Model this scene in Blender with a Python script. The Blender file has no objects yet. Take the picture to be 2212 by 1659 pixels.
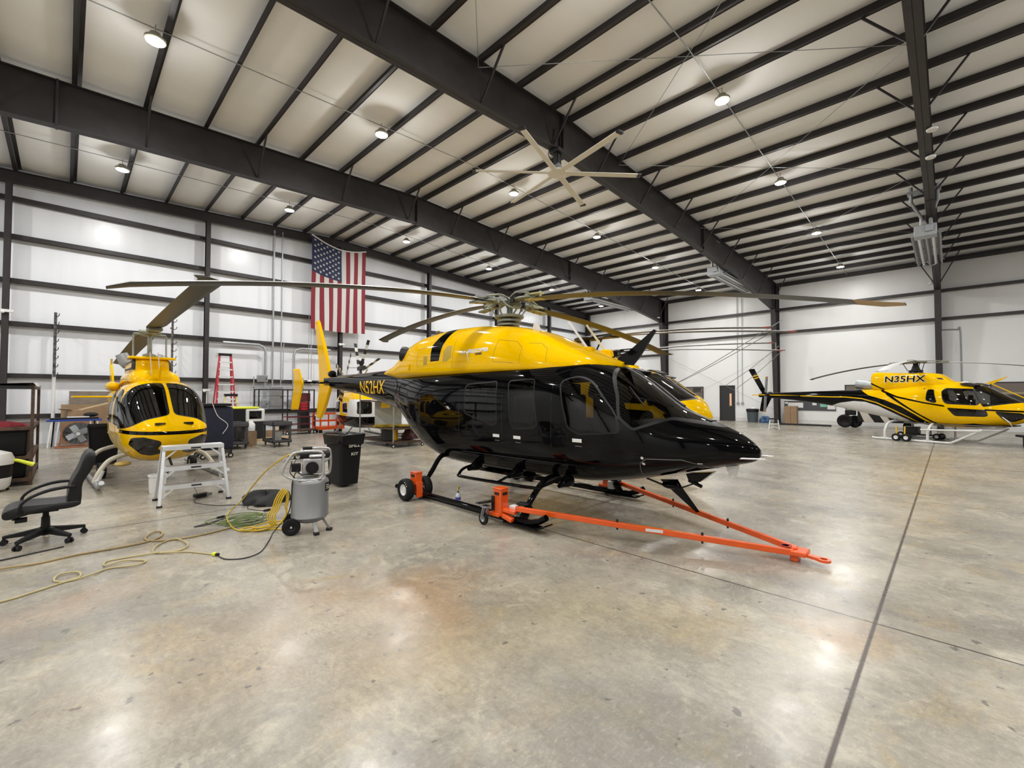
import bpy, bmesh, math, random
import numpy as np
from mathutils import Vector, Matrix
from mathutils.bvhtree import BVHTree
random.seed(7)
PI = math.pi
SC = bpy.context.scene
COL = SC.collection

# ---------------------------------------------------------------- camera
cam_d = bpy.data.cameras.new('camera')
cam_d.sensor_fit = 'HORIZONTAL'; cam_d.sensor_width = 36.0
cam_d.lens = 36.0 * 955.17 / 2212.0
cam_d.clip_start = 0.05; cam_d.clip_end = 200
cam = bpy.data.objects.new('camera', cam_d); COL.objects.link(cam)
cam.matrix_world = Matrix(((0.70356297, -0.01896496, -0.71037981, 0.0),
                           (-0.71062984, -0.01583269, -0.70338791, 0.0),
                           (0.00209251, 0.99969478, -0.02461636, 1.8),
                           (0, 0, 0, 1)))
SC.camera = cam
# ---------------------------------------------------------------- world, exposure
w = bpy.data.worlds.new('world'); SC.world = w; w.use_nodes = True
w.node_tree.nodes['Background'].inputs[0].default_value = (0.5, 0.55, 0.65, 1)
w.node_tree.nodes['Background'].inputs[1].default_value = 0.05
SC.view_settings.view_transform = 'Standard'; SC.view_settings.look = 'None'
SC.view_settings.gamma = 1.0; SC.view_settings.use_curve_mapping = False
SC.view_settings.exposure = 0.60
LAMP_W = 62.0       # watts of each high bay lamp

# ---------------------------------------------------------------- hangar dimensions (metres, X along the back wall, Y towards it)
XL, XR, YF, YB = -12.8, 33.2, -14.9, 23.35
XM = 10.16           # ridge line
FRAMES = [-14.9, -7.3, 0.38, 8.05, 15.7, 23.0]
def roof(x): return 10.02 - 0.0415 * abs(x - XM)

# ---------------------------------------------------------------- materials
MATS = {}
def mat(name, col, rough=0.5, metal=0.0, coat=0.0, spec=0.5, alpha=1.0, emit=None, es=0.0, var=0.0, vscale=6.0, bump=0.0, bscale=40.0, col2=None, trans=0.0):
    if name in MATS: return MATS[name]
    m = bpy.data.materials.new(name); m.use_nodes = True
    nt = m.node_tree; b = nt.nodes['Principled BSDF']
    b.inputs['Base Color'].default_value = (*col, 1)
    b.inputs['Roughness'].default_value = rough
    b.inputs['Metallic'].default_value = metal
    b.inputs['Coat Weight'].default_value = coat
    b.inputs['Coat Roughness'].default_value = 0.03
    b.inputs['Specular IOR Level'].default_value = spec
    b.inputs['Alpha'].default_value = alpha
    b.inputs['Transmission Weight'].default_value = trans
    if emit:
        b.inputs['Emission Color'].default_value = (*emit, 1); b.inputs['Emission Strength'].default_value = es
    if var > 0 or bump > 0 or col2:
        tc = nt.nodes.new('ShaderNodeTexCoord')
        n = nt.nodes.new('ShaderNodeTexNoise'); n.inputs['Scale'].default_value = vscale; n.inputs['Detail'].default_value = 6
        nt.links.new(tc.outputs['Object'], n.inputs['Vector'])
        if var > 0 or col2:
            mx = nt.nodes.new('ShaderNodeMix'); mx.data_type = 'RGBA'
            r = nt.nodes.new('ShaderNodeMapRange'); r.inputs[1].default_value = 0.35; r.inputs[2].default_value = 0.65
            nt.links.new(n.outputs[0], r.inputs[0]); nt.links.new(r.outputs[0], mx.inputs[0])
            c2 = col2 if col2 else tuple(c * (1 - var) for c in col)
            mx.inputs[6].default_value = (*col, 1); mx.inputs[7].default_value = (*c2, 1)
            nt.links.new(mx.outputs[2], b.inputs['Base Color'])
        if bump > 0:
            n2 = nt.nodes.new('ShaderNodeTexNoise'); n2.inputs['Scale'].default_value = bscale; n2.inputs['Detail'].default_value = 4
            nt.links.new(tc.outputs['Object'], n2.inputs['Vector'])
            bp = nt.nodes.new('ShaderNodeBump'); bp.inputs['Strength'].default_value = bump; bp.inputs['Distance'].default_value = 0.01
            nt.links.new(n2.outputs[0], bp.inputs['Height']); nt.links.new(bp.outputs[0], b.inputs['Normal'])
    MATS[name] = m
    return m

YEL = mat('yellow_paint', (0.84, 0.49, 0.0), 0.07, spec=0.22, var=0.05, vscale=1.2)
BLK = mat('black_paint', (0.002, 0.002, 0.0025), 0.04, spec=0.2)
WHT = mat('white_paint', (0.74, 0.74, 0.74), 0.3, coat=0.4, var=0.06)
DYEL = mat('dirty_yellow', (0.62, 0.42, 0.07), 0.55, col2=(0.36, 0.27, 0.14), vscale=5)
STEEL = mat('primed_steel', (0.026, 0.021, 0.022), 0.5, var=0.3, vscale=3)
RED = mat('red_enamel', (0.38, 0.02, 0.03), 0.4)
ORG = mat('orange_enamel', (0.80, 0.10, 0.008), 0.32, coat=0.4, var=0.1)
TIRE = mat('tyre_rubber', (0.006, 0.006, 0.0065), 0.7, spec=0.3, bump=0.2)
RUB = mat('black_rubber', (0.006, 0.006, 0.006), 0.6)
PLA = mat('black_plastic', (0.007, 0.007, 0.008), 0.5, spec=0.3, bump=0.1)
ALU = mat('aluminium', (0.66, 0.67, 0.69), 0.32, metal=0.75, var=0.1)
ALUW = mat('bright_aluminium', (0.72, 0.73, 0.75), 0.4, metal=0.35, var=0.1)
GRY = mat('grey_enamel', (0.22, 0.225, 0.23), 0.38, coat=0.2)
GREYM = mat('galvanised_steel', (0.40, 0.42, 0.44), 0.42, metal=0.55, var=0.15)
HUBM = mat('rotor_hub_grey', (0.27, 0.29, 0.24), 0.42, metal=0.3, var=0.3)
KHA = mat('khaki_fitting', (0.42, 0.38, 0.17), 0.5, var=0.15)
DRK = mat('dark_steel', (0.018, 0.018, 0.02), 0.45, metal=0.3)
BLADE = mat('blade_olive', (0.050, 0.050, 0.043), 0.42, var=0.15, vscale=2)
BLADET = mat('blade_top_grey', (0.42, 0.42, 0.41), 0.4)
TAN = mat('tan_blade_tip', (0.42, 0.26, 0.09), 0.5)
CARD = mat('cardboard', (0.30, 0.20, 0.115), 0.8, var=0.12)
WOOD = mat('pale_wood', (0.50, 0.36, 0.21), 0.7, var=0.2)
RUST = mat('rusty_steel', (0.045, 0.026, 0.018), 0.7, col2=(0.10, 0.055, 0.03), vscale=9)
MAR = mat('maroon_steel', (0.11, 0.012, 0.016), 0.5)
SEAL = mat('window_seal', (0.008, 0.008, 0.009), 0.45, spec=0.3)
SEAT = mat('seat_cloth', (0.014, 0.014, 0.016), 0.8)
CABIN = mat('cabin_lining', (0.10, 0.09, 0.08), 0.7)
WPL = mat('white_plastic', (0.72, 0.72, 0.71), 0.4)
HIV = mat('lime_plastic', (0.72, 0.78, 0.04), 0.4)
BLU = mat('blue_plastic', (0.02, 0.05, 0.30), 0.4)
LEA = mat('black_leather', (0.008, 0.008, 0.009), 0.42, spec=0.35, bump=0.15, bscale=120)
CHR = mat('chrome', (0.8, 0.8, 0.8), 0.12, metal=1.0)

def glass_mat(name, tint, mixf, rough=0.02):
    m = bpy.data.materials.new(name); m.use_nodes = True; nt = m.node_tree; nt.nodes.clear()
    o = nt.nodes.new('ShaderNodeOutputMaterial'); t = nt.nodes.new('ShaderNodeBsdfTransparent'); g = nt.nodes.new('ShaderNodeBsdfGlossy')
    t.inputs[0].default_value = (*tint, 1); g.inputs['Roughness'].default_value = rough
    f = nt.nodes.new('ShaderNodeFresnel'); f.inputs[0].default_value = 1.5
    a = nt.nodes.new('ShaderNodeMath'); a.operation = 'MULTIPLY_ADD'; a.inputs[1].default_value = 1.0; a.inputs[2].default_value = mixf
    nt.links.new(f.outputs[0], a.inputs[0]); mx = nt.nodes.new('ShaderNodeMixShader')
    nt.links.new(a.outputs[0], mx.inputs[0]); nt.links.new(t.outputs[0], mx.inputs[1]); nt.links.new(g.outputs[0], mx.inputs[2])
    nt.links.new(mx.outputs[0], o.inputs[0]); MATS[name] = m
    return m
GLS = glass_mat('cabin_glass', (0.38, 0.38, 0.36), 0.0)
GLD = glass_mat('tinted_glass', (0.16, 0.17, 0.18), 0.02)

# ---------------------------------------------------------------- mesh helpers
def V(*a): return Vector(a)
class MB:
    """collects shapes that become ONE mesh"""
    def __init__(s): s.v = []; s.f = []; s.m = []
    def add(s, vs, fs, m=0):
        o = len(s.v); s.v += [tuple(p) for p in vs]; s.f += [tuple(i + o for i in f) for f in fs]; s.m += [m] * len(fs); return s
    def box(s, c, d, m=0, rz=0, R=None, taper=1.0):
        x, y, z = d[0] / 2, d[1] / 2, d[2] / 2
        vs = [Vector((a * x * (taper if e > 0 else 1), b * y * (taper if e > 0 else 1), e * z)) for e in (-1, 1) for a, b in ((-1, -1), (1, -1), (1, 1), (-1, 1))]
        M = R if R is not None else Matrix.Rotation(rz, 3, 'Z')
        vs = [M @ p + Vector(c) for p in vs]
        return s.add(vs, [(3, 2, 1, 0), (4, 5, 6, 7), (0, 1, 5, 4), (1, 2, 6, 5), (2, 3, 7, 6), (3, 0, 4, 7)], m)
    def bar(s, a, b, wd, h, m=0, up=(0, 0, 1)):
        """rectangular bar from a to b"""
        a, b = Vector(a), Vector(b); d = b - a; L = d.length
        if L < 1e-6: return s
        x = d / L; u = Vector(up)
        if abs(x.dot(u)) > 0.98: u = Vector((1, 0, 0))
        y = u.cross(x).normalized(); z = x.cross(y)
        R = Matrix((x, y, z)).transposed()
        return s.box((a + b) / 2, (L, wd, h), m, R=R)
    def ring(s, rings, m=0, closed=True, caps=True):
        """skin a list of equal-length point rings"""
        n = len(rings[0]); o = len(s.v); vs = [p for r in rings for p in r]; fs = []
        for i in range(len(rings) - 1):
            for j in range(n if closed else n - 1):
                k = (j + 1) % n
                fs.append((i * n + j, i * n + k, (i + 1) * n + k, (i + 1) * n + j))
        if caps and closed:
            fs.append(tuple(range(n - 1, -1, -1))); fs.append(tuple((len(rings) - 1) * n + j for j in range(n)))
        return s.add(vs, fs, m)
    def tube(s, pts, r, n=8, m=0, closed=False, caps=True, smooth=0):
        pts = [Vector(p) for p in pts]; n0 = len(pts)
        if smooth: pts = curve_pts(pts, smooth, closed)
        N = len(pts)
        if hasattr(r, '__len__'): rr = [r[min(int(i * (n0 - 1) / max(N - 1, 1)), n0 - 2)] * (1 - (i * (n0 - 1) / (N - 1)) % 1) + r[min(int(i * (n0 - 1) / max(N - 1, 1)) + 1, n0 - 1)] * ((i * (n0 - 1) / (N - 1)) % 1) if i < N - 1 else r[-1] for i in range(N)]
        else: rr = [r] * N
        rings = []; prev = None
        for i, p in enumerate(pts):
            if closed: t = pts[(i + 1) % N] - pts[i - 1]
            else: t = pts[min(i + 1, N - 1)] - pts[max(i - 1, 0)]
            if t.length < 1e-9: t = Vector((0, 0, 1))
            t.normalize()
            if prev is None:
                u = Vector((0, 0, 1)) if abs(t.z) < 0.9 else Vector((1, 0, 0))
                prev = (u - t * u.dot(t)).normalized()
            else:
                q = prev - t * prev.dot(t)
                if q.length > 1e-6: prev = q.normalized()
            w2 = t.cross(prev)
            rings.append([p + (prev * math.cos(2 * PI * k / n) + w2 * math.sin(2 * PI * k / n)) * rr[i] for k in range(n)])
        if closed: rings.append(rings[0]); caps = False
        return s.ring(rings, m, True, caps)
    def cyl(s, a, b, r, r2=None, n=20, m=0):
        a, b = Vector(a), Vector(b); t = (b - a).normalized(); u = Vector((0, 0, 1)) if abs(t.z) < 0.9 else Vector((1, 0, 0))
        x = (u - t * u.dot(t)).normalized(); y = t.cross(x); r2 = r if r2 is None else r2
        return s.ring([[c + (x * math.cos(2 * PI * k / n) + y * math.sin(2 * PI * k / n)) * q for k in range(n)] for c, q in ((a, r), (b, r2))], m)
    def lathe(s, c, axis, prof, n=24, m=0, caps=True):
        """prof: list of (radius, distance along axis) from c"""
        t = Vector(axis).normalized(); u = Vector((0, 0, 1)) if abs(t.z) < 0.9 else Vector((1, 0, 0))
        x = (u - t * u.dot(t)).normalized(); y = t.cross(x); c = Vector(c)
        return s.ring([[c + t * h + (x * math.cos(2 * PI * k / n) + y * math.sin(2 * PI * k / n)) * max(q, 1e-4) for k in range(n)] for q, h in prof], m, True, caps)
    def prism(s, poly, a, b, ax=1, m=0):
        """poly (2-D) swept along axis ax from a to b"""
        def P(p, h):
            return (h, p[0], p[1]) if ax == 0 else (p[0], h, p[1]) if ax == 1 else (p[0], p[1], h)
        n = len(poly); vs = [P(p, a) for p in poly] + [P(p, b) for p in poly]
        fs = [(i, (i + 1) % n, n + (i + 1) % n, n + i) for i in range(n)] + [tuple(range(n - 1, -1, -1)), tuple(range(n, 2 * n))]
        return s.add(vs, fs, m)
    def sphere(s, c, r, n=12, m=0, sz=(1, 1, 1)):
        rg = []
        for i in range(n + 1):
            a = -PI / 2 + PI * i / n; q = max(math.cos(a), 1e-4)
            rg.append([(c[0] + sz[0] * r * q * math.cos(2 * PI * k / (2 * n)), c[1] + sz[1] * r * q * math.sin(2 * PI * k / (2 * n)), c[2] + sz[2] * r * math.sin(a)) for k in range(2 * n)])
        return s.ring(rg, m)
    def xf(s, M):
        s.v = [tuple(M @ Vector(p)) for p in s.v]; return s
    def mesh(s, name, mats, smooth=40):
        me = bpy.data.meshes.new(name); me.from_pydata(s.v, [], s.f)
        for q in (mats if isinstance(mats, (list, tuple)) else [mats]): me.materials.append(q)
        if len(me.materials) > 1: me.polygons.foreach_set('material_index', s.m)
        bm = bmesh.new(); bm.from_mesh(me); bmesh.ops.recalc_face_normals(bm, faces=bm.faces); bm.to_mesh(me); bm.free()
        if smooth:
            me.shade_smooth(); me.set_sharp_from_angle(angle=math.radians(smooth))
        return me
    def build(s, name, mats, parent=None, smooth=40, bevel=0, label=None, cat=None, group=None, kind=None):
        o = bpy.data.objects.new(name, s.mesh(name, mats, smooth)); COL.objects.link(o)
        if parent: o.parent = parent
        if bevel:
            b = o.modifiers.new('bevel', 'BEVEL'); b.width = bevel; b.segments = 2; b.limit_method = 'ANGLE'; b.angle_limit = math.radians(50)
        return tag(o, label, cat, group, kind)
def curve_pts(pts, k, closed=False):
    """Catmull-Rom resampling"""
    out = []; N = len(pts)
    rng = range(N) if closed else range(N - 1)
    for i in rng:
        p0 = pts[i - 1] if (closed or i > 0) else pts[i]; p1 = pts[i]; p2 = pts[(i + 1) % N]
        p3 = pts[(i + 2) % N] if (closed or i + 2 < N) else p2
        for j in range(k):
            t = j / k; a = -0.5 * t + t * t - 0.5 * t ** 3; b = 1 - 2.5 * t * t + 1.5 * t ** 3; c = 0.5 * t + 2 * t * t - 1.5 * t ** 3; d = -0.5 * t * t + 0.5 * t ** 3
            out.append(p0 * a + p1 * b + p2 * c + p3 * d)
    if not closed: out.append(pts[-1])
    return out
def tag(o, label=None, cat=None, group=None, kind=None):
    if label: o['label'] = label
    if cat: o['category'] = cat
    if group: o['group'] = group
    if kind: o['kind'] = kind
    return o
def empty(name, loc=(0, 0, 0), rz=0, label=None, cat=None, group=None, rot=None):
    o = bpy.data.objects.new(name, None); COL.objects.link(o); o.location = loc
    o.rotation_euler = rot if rot else (0, 0, rz); o.empty_display_size = 0.2
    return tag(o, label, cat, group)
def copy_tree(o, loc=None, rz=None, label=None, parent=None):
    c = o.copy(); COL.objects.link(c); c.parent = parent
    if loc is not None: c.location = loc
    if rz is not None: c.rotation_euler = (0, 0, rz)
    if label: c['label'] = label
    for ch in list(o.children): copy_tree(ch, parent=c)
    return c
def floor_px(x, y, z=0.0):
    """helper used while measuring: where the sight line through a photo point meets height z"""
    M = cam.matrix_world; d = M.to_3x3() @ Vector((x - 1106, -(y - 829.5), -955.17)); t = (z - 1.8) / d.z
    return Vector((d.x * t, d.y * t, z))
# ================================================================ THE HALL
def mat_floor():
    m = bpy.data.materials.new('polished_concrete'); m.use_nodes = True; nt = m.node_tree; b = nt.nodes['Principled BSDF']
    N = nt.nodes.new; L = nt.links.new
    tc = N('ShaderNodeTexCoord')
    def noise(scale, detail=5, rough=0.6, sx=1, sy=1, off=0, dist=0.0):
        mp = N('ShaderNodeMapping'); mp.inputs['Scale'].default_value = (sx, sy, 1); mp.inputs['Location'].default_value = (off, off * 0.7, 0)
        L(tc.outputs['Object'], mp.inputs[0]); n = N('ShaderNodeTexNoise'); n.inputs['Scale'].default_value = scale
        n.inputs['Detail'].default_value = detail; n.inputs['Roughness'].default_value = rough; n.inputs['Distortion'].default_value = dist
        L(mp.outputs[0], n.inputs['Vector']); return n.outputs[0]
    def rng(s, a, c, lo=0, hi=1):
        r = N('ShaderNodeMapRange'); r.inputs[1].default_value = a; r.inputs[2].default_value = c; r.inputs[3].default_value = lo; r.inputs[4].default_value = hi
        L(s, r.inputs[0]); return r.outputs[0]
    def mix(f, c1, c2, mode='MIX'):
        x = N('ShaderNodeMix'); x.data_type = 'RGBA'; x.blend_type = mode
        for inp, q in ((x.inputs[0], f), (x.inputs[6], c1), (x.inputs[7], c2)):
            if hasattr(q, 'is_output') or hasattr(q, 'links'): L(q, inp)
            elif isinstance(q, tuple): inp.default_value = (*q, 1)
            else: inp.default_value = q
        return x.outputs[2]
    def spot(cx, cy, r, soft):
        """soft-edged patch centred at a place on the floor"""
        vm = N('ShaderNodeVectorMath'); vm.operation = 'DISTANCE'; L(warp, vm.inputs[0]); vm.inputs[1].default_value = (cx, cy, 0)
        return rng(vm.outputs['Value'], r + soft, r - soft)
    wn = N('ShaderNodeTexNoise'); wn.inputs['Scale'].default_value = 1.3; wn.inputs['Detail'].default_value = 6; L(tc.outputs['Object'], wn.inputs['Vector'])
    ws = N('ShaderNodeVectorMath'); ws.operation = 'SCALE'; L(wn.outputs[1], ws.inputs[0]); ws.inputs['Scale'].default_value = 1.2
    wa = N('ShaderNodeVectorMath'); wa.operation = 'ADD'; L(tc.outputs['Object'], wa.inputs[0]); L(ws.outputs[0], wa.inputs[1])
    wb = N('ShaderNodeVectorMath'); wb.operation = 'SUBTRACT'; L(wa.outputs[0], wb.inputs[0]); wb.inputs[1].default_value = (0.6, 0.6, 0.6); warp = wb.outputs[0]
    base = mix(rng(noise(0.9, 7, 0.62), 0.38, 0.62), (0.250, 0.232, 0.198), (0.41, 0.372, 0.305))
    base = mix(rng(noise(2.6, 8, 0.7, off=9, dist=1.5), 0.48, 0.66, 0, 0.85), base, (0.49, 0.45, 0.36))
    base = mix(rng(noise(0.45, 6, 0.6, off=3), 0.50, 0.66, 0, 0.65), base, (0.195, 0.185, 0.165))
    base = mix(rng(noise(1.6, 7, 0.7, off=17, dist=0.8), 0.54, 0.72, 0, 0.6), base, (0.43, 0.32, 0.155))
    # rusty and yellowish stains on this floor, plus some grey and darker patches
    for cx, cy, r, s, c, k in ((2.55, 3.45, 0.36, 0.35, (0.37, 0.205, 0.085), 0.75), (2.1, 3.2, 0.32, 0.35, (0.38, 0.22, 0.10), 0.75), (1.7, 2.75, 0.2, 0.35, (0.38, 0.24, 0.12), 0.6), (1.75, 4.1, 0.22, 0.35, (0.38, 0.23, 0.12), 0.6), (1.15, 3.7, 0.35, 0.5, (0.36, 0.24, 0.14), 0.5), (0.1, 5.35, 0.22, 0.35, (0.36, 0.21, 0.13), 0.6), (0.6, 3.4, 0.4, 0.5, (0.40, 0.31, 0.20), 0.5),
                               (3.6, 1.55, 0.25, 0.35, (0.40, 0.28, 0.11), 0.45), (1.9, 2.5, 0.3, 0.5, (0.46, 0.36, 0.20), 0.5), (2.5, 1.5, 0.5, 0.5, (0.22, 0.225, 0.22), 0.5),
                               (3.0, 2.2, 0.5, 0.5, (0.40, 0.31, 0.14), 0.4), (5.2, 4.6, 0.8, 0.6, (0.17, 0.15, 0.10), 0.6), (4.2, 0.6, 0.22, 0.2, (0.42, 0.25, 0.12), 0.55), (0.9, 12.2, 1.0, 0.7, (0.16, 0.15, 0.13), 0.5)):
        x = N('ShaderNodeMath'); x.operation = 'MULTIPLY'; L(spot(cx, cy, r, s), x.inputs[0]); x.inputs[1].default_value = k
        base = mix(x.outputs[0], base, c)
    base = mix(rng(noise(24, 8, 0.8, sx=1, sy=0.45, off=5, dist=.6), 0.42, 0.70, 0, 0.55), base, (0.14, 0.13, 0.105))
    base = mix(rng(noise(38, 6, 0.8, sx=.5, sy=1, off=25), 0.52, 0.70, 0, 0.45), base, (0.55, 0.50, 0.42))
    base = mix(rng(noise(9, 3, 0.5, off=31), 0.665, 0.71, 0, 0.8), base, (0.11, 0.105, 0.095))
    # curved brush marks left by the polishing machine
    mp = N('ShaderNodeMapping'); mp.inputs['Location'].default_value = (-2.6, -3.4, 0); L(warp, mp.inputs[0])
    wv = N('ShaderNodeTexWave'); wv.wave_type = 'RINGS'; wv.rings_direction = 'Z'; wv.inputs['Scale'].default_value = 9; wv.inputs['Distortion'].default_value = 3; wv.inputs['Detail'].default_value = 4; wv.inputs['Detail Scale'].default_value = 2.2
    L(mp.outputs[0], wv.inputs['Vector'])
    mk = N('ShaderNodeMath'); mk.operation = 'MULTIPLY'; L(rng(wv.outputs['Fac'], 0.45, 0.0), mk.inputs[0]); L(rng(noise(0.8, 4, 0.6, off=55), 0.46, 0.66, 0, 0.42), mk.inputs[1])
    base = mix(mk.outputs[0], base, (0.20, 0.175, 0.135))
    # sawn joints, each slab a little different
    sx = N('ShaderNodeSeparateXYZ'); L(tc.outputs['Object'], sx.inputs[0])
    def joint(out, pos, period, wd):
        a = N('ShaderNodeMath'); a.operation = 'SUBTRACT'; L(out, a.inputs[0]); a.inputs[1].default_value = pos - period * 40 - period / 2
        q = N('ShaderNodeMath'); q.operation = 'MODULO'; L(a.outputs[0], q.inputs[0]); q.inputs[1].default_value = period
        c = N('ShaderNodeMath'); c.operation = 'SUBTRACT'; L(q.outputs[0], c.inputs[0]); c.inputs[1].default_value = period / 2
        d = N('ShaderNodeMath'); d.operation = 'ABSOLUTE'; L(c.outputs[0], d.inputs[0])
        return rng(d.outputs[0], wd, wd * 0.45)
    j1 = joint(sx.outputs[0], 4.54, 5.75, 0.013); j2 = joint(sx.outputs[1], 0.45, 7.62, 0.018)
    base = mix(j1, base, (0.05, 0.042, 0.035)); base = mix(j2, base, (0.055, 0.04, 0.032))
    L(base, b.inputs['Base Color'])
    L(rng(noise(1.7, 6, 0.65, off=40), 0.35, 0.7, 0.21, 0.39), b.inputs['Roughness'])
    b.inputs['Specular IOR Level'].default_value = 0.55
    bp = N('ShaderNodeBump'); bp.inputs['Strength'].default_value = 0.10; bp.inputs['Distance'].default_value = 0.004
    L(noise(7, 5, 0.6, off=2), bp.inputs['Height']); L(bp.outputs[0], b.inputs['Normal'])
    return m
def vinyl(name, col, rough, sx, sy, sz, strength, dist=0.02):
    m = bpy.data.materials.new(name); m.use_nodes = True; nt = m.node_tree; b = nt.nodes['Principled BSDF']
    tc = nt.nodes.new('ShaderNodeTexCoord'); mp = nt.nodes.new('ShaderNodeMapping'); mp.inputs['Scale'].default_value = (sx, sy, sz)
    n = nt.nodes.new('ShaderNodeTexNoise'); n.inputs['Scale'].default_value = 1; n.inputs['Detail'].default_value = 5
    nt.links.new(tc.outputs['Object'], mp.inputs[0]); nt.links.new(mp.outputs[0], n.inputs['Vector'])
    bp = nt.nodes.new('ShaderNodeBump'); bp.inputs['Strength'].default_value = strength; bp.inputs['Distance'].default_value = dist
    nt.links.new(n.outputs[0], bp.inputs['Height']); nt.links.new(bp.outputs[0], b.inputs['Normal'])
    mx = nt.nodes.new('ShaderNodeMix'); mx.data_type = 'RGBA'; mx.inputs[6].default_value = (*[c * 0.9 for c in col], 1); mx.inputs[7].default_value = (*col, 1)
    nt.links.new(n.outputs[0], mx.inputs[0]); nt.links.new(mx.outputs[2], b.inputs['Base Color']); b.inputs['Roughness'].default_value = rough
    return m
VIN_B = vinyl('wall_vinyl_back', (0.86, 0.885, 0.93), 0.30, 3.0, 1, 0.25, 0.35)
VIN_R = vinyl('wall_vinyl_right', (0.82, 0.82, 0.82), 0.38, 1, 1.6, 0.5, 0.35)
VIN_C = vinyl('roof_vinyl', (0.90, 0.90, 0.89), 0.85, 0.6, 1.4, 1, 0.4)
DRY = mat('white_wall_panel', (0.80, 0.81, 0.81), 0.45, var=0.03, vscale=0.6)
def struct(name, mb, m, parent=None, **k): return mb.build(name, m, parent, kind=None if parent else 'structure', **k)

fl = MB(); fl.add([(XL, YF, 0), (XR, YF, 0), (XR, YB, 0), (XL, YB, 0), (XL, YF, -.2), (XR, YF, -.2), (XR, YB, -.2), (XL, YB, -.2)], [(0, 1, 2, 3), (7, 6, 5, 4), (0, 4, 5, 1), (1, 5, 6, 2), (2, 6, 7, 3), (3, 7, 4, 0)])
struct('floor', fl, mat_floor(), smooth=0)
# purlin lines
PUR = [9.76, 10.56]
x = 9.76 - 1.39
while x > XL + .3: PUR.append(x); x -= 1.385
x = 10.56 + 1.40
while x < XR - .5: PUR.append(x); x += 1.40
PUR.sort()
# sagging roof liner between the purlins
cm = MB(); xs = []; nodes = [XL] + PUR + [XR]
for a, c in zip(nodes[:-1], nodes[1:]):
    for k in range(8):
        t = k / 8; xx = a + (c - a) * t; sag = 0.055 * (1 - (2 * t - 1) ** 2) ** 0.7 if c - a > 1 else 0.02
        xs.append((xx, roof(xx) + 0.235 - sag))
xs.append((XR, roof(XR) + 0.235))
cm.ring([[(p[0], YF, p[1]) for p in xs], [(p[0], YB, p[1]) for p in xs]], closed=False, caps=False)
cm.ring([[(p[0], YF, p[1] + .25) for p in xs], [(p[0], YB, p[1] + .25) for p in xs]], closed=False, caps=False)
struct('ceiling', cm, VIN_C)
zt = lambda x: roof(x) + 0.2
def gable(y0, y1):
    return MB().prism([(XL, 0), (XR, 0), (XR, zt(XR)), (XM, zt(XM)), (XL, zt(XL))], y0, y1, ax=1)
struct('wall_back', gable(YB, YB + .2), VIN_B, smooth=0)
struct('wall_front', gable(YF - .2, YF), mat('front_door_panels', (0.10, 0.10, 0.10), 0.5), smooth=0)
struct('wall_left', MB().box((XL - .1, (YF + YB) / 2, 4.6), (.2, YB - YF, 9.2)), VIN_R, smooth=0)
wr = MB(); wr.box((XR + .1, (YF + YB) / 2, 4.7), (.2, YB - YF, 9.4)); struct('wall_right', wr, VIN_R, smooth=0)
# smooth lining panels below the second girt, with a door opening left free of lining
lp = MB(); dy0, dy1, dz = 10.78, 11.72, 2.46
for y0, y1, z0, z1 in ((YF, dy0, 0, 5.86), (dy1, 15.6, 0, 5.86), (dy0, dy1, dz, 5.86), (15.6, YB, 0, 4.9)):
    lp.box((XR - .03, (y0 + y1) / 2, (z0 + z1) / 2), (.06, y1 - y0, z1 - z0))
struct('trim_1', lp, DRY, smooth=0)
bb = MB()
for y0, y1 in ((YF, dy0 - .06), (dy1 + .06, YB)): bb.box((XR - .075, (y0 + y1) / 2, .14), (.03, y1 - y0, .28))
struct('baseboard_right', bb, mat('white_baseboard', (0.68, 0.68, 0.67), 0.4), bevel=.01)
# door with narrow vision panel
d = MB().box((XR - .05, (dy0 + dy1) / 2, dz / 2), (.05, dy1 - dy0, dz)); door = struct('door_1', d, mat('dark_door', (0.02, 0.02, 0.02), 0.45), bevel=.004)
MB().box((XR - .08, (dy0 + dy1) / 2, dz + .02), (.06, dy1 - dy0 + .1, .05)).box((XR - .08, dy0 - .02, dz / 2), (.06, .05, dz)).box((XR - .08, dy1 + .02, dz / 2), (.06, .05, dz)).build('door_frame', mat('dark_door', (0, 0, 0)), door)
MB().box((XR - .08, 11.03, 1.5), (.012, .13, .86)).build('vision_panel', mat('amber_glow_pane', (0.30, 0.17, 0.10), 0.1, emit=(1.0, 0.62, 0.4), es=0.35), door)  # pane is no lamp; a weak amber glow is put into its material
MB().cyl((XR - .08, 11.0, 1.0), (XR - .15, 11.0, 1.0), .018).bar((XR - .145, 11.0, 1.0), (XR - .145, 11.13, 1.0), .02, .02).build('door_handle', CHR, door)

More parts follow.
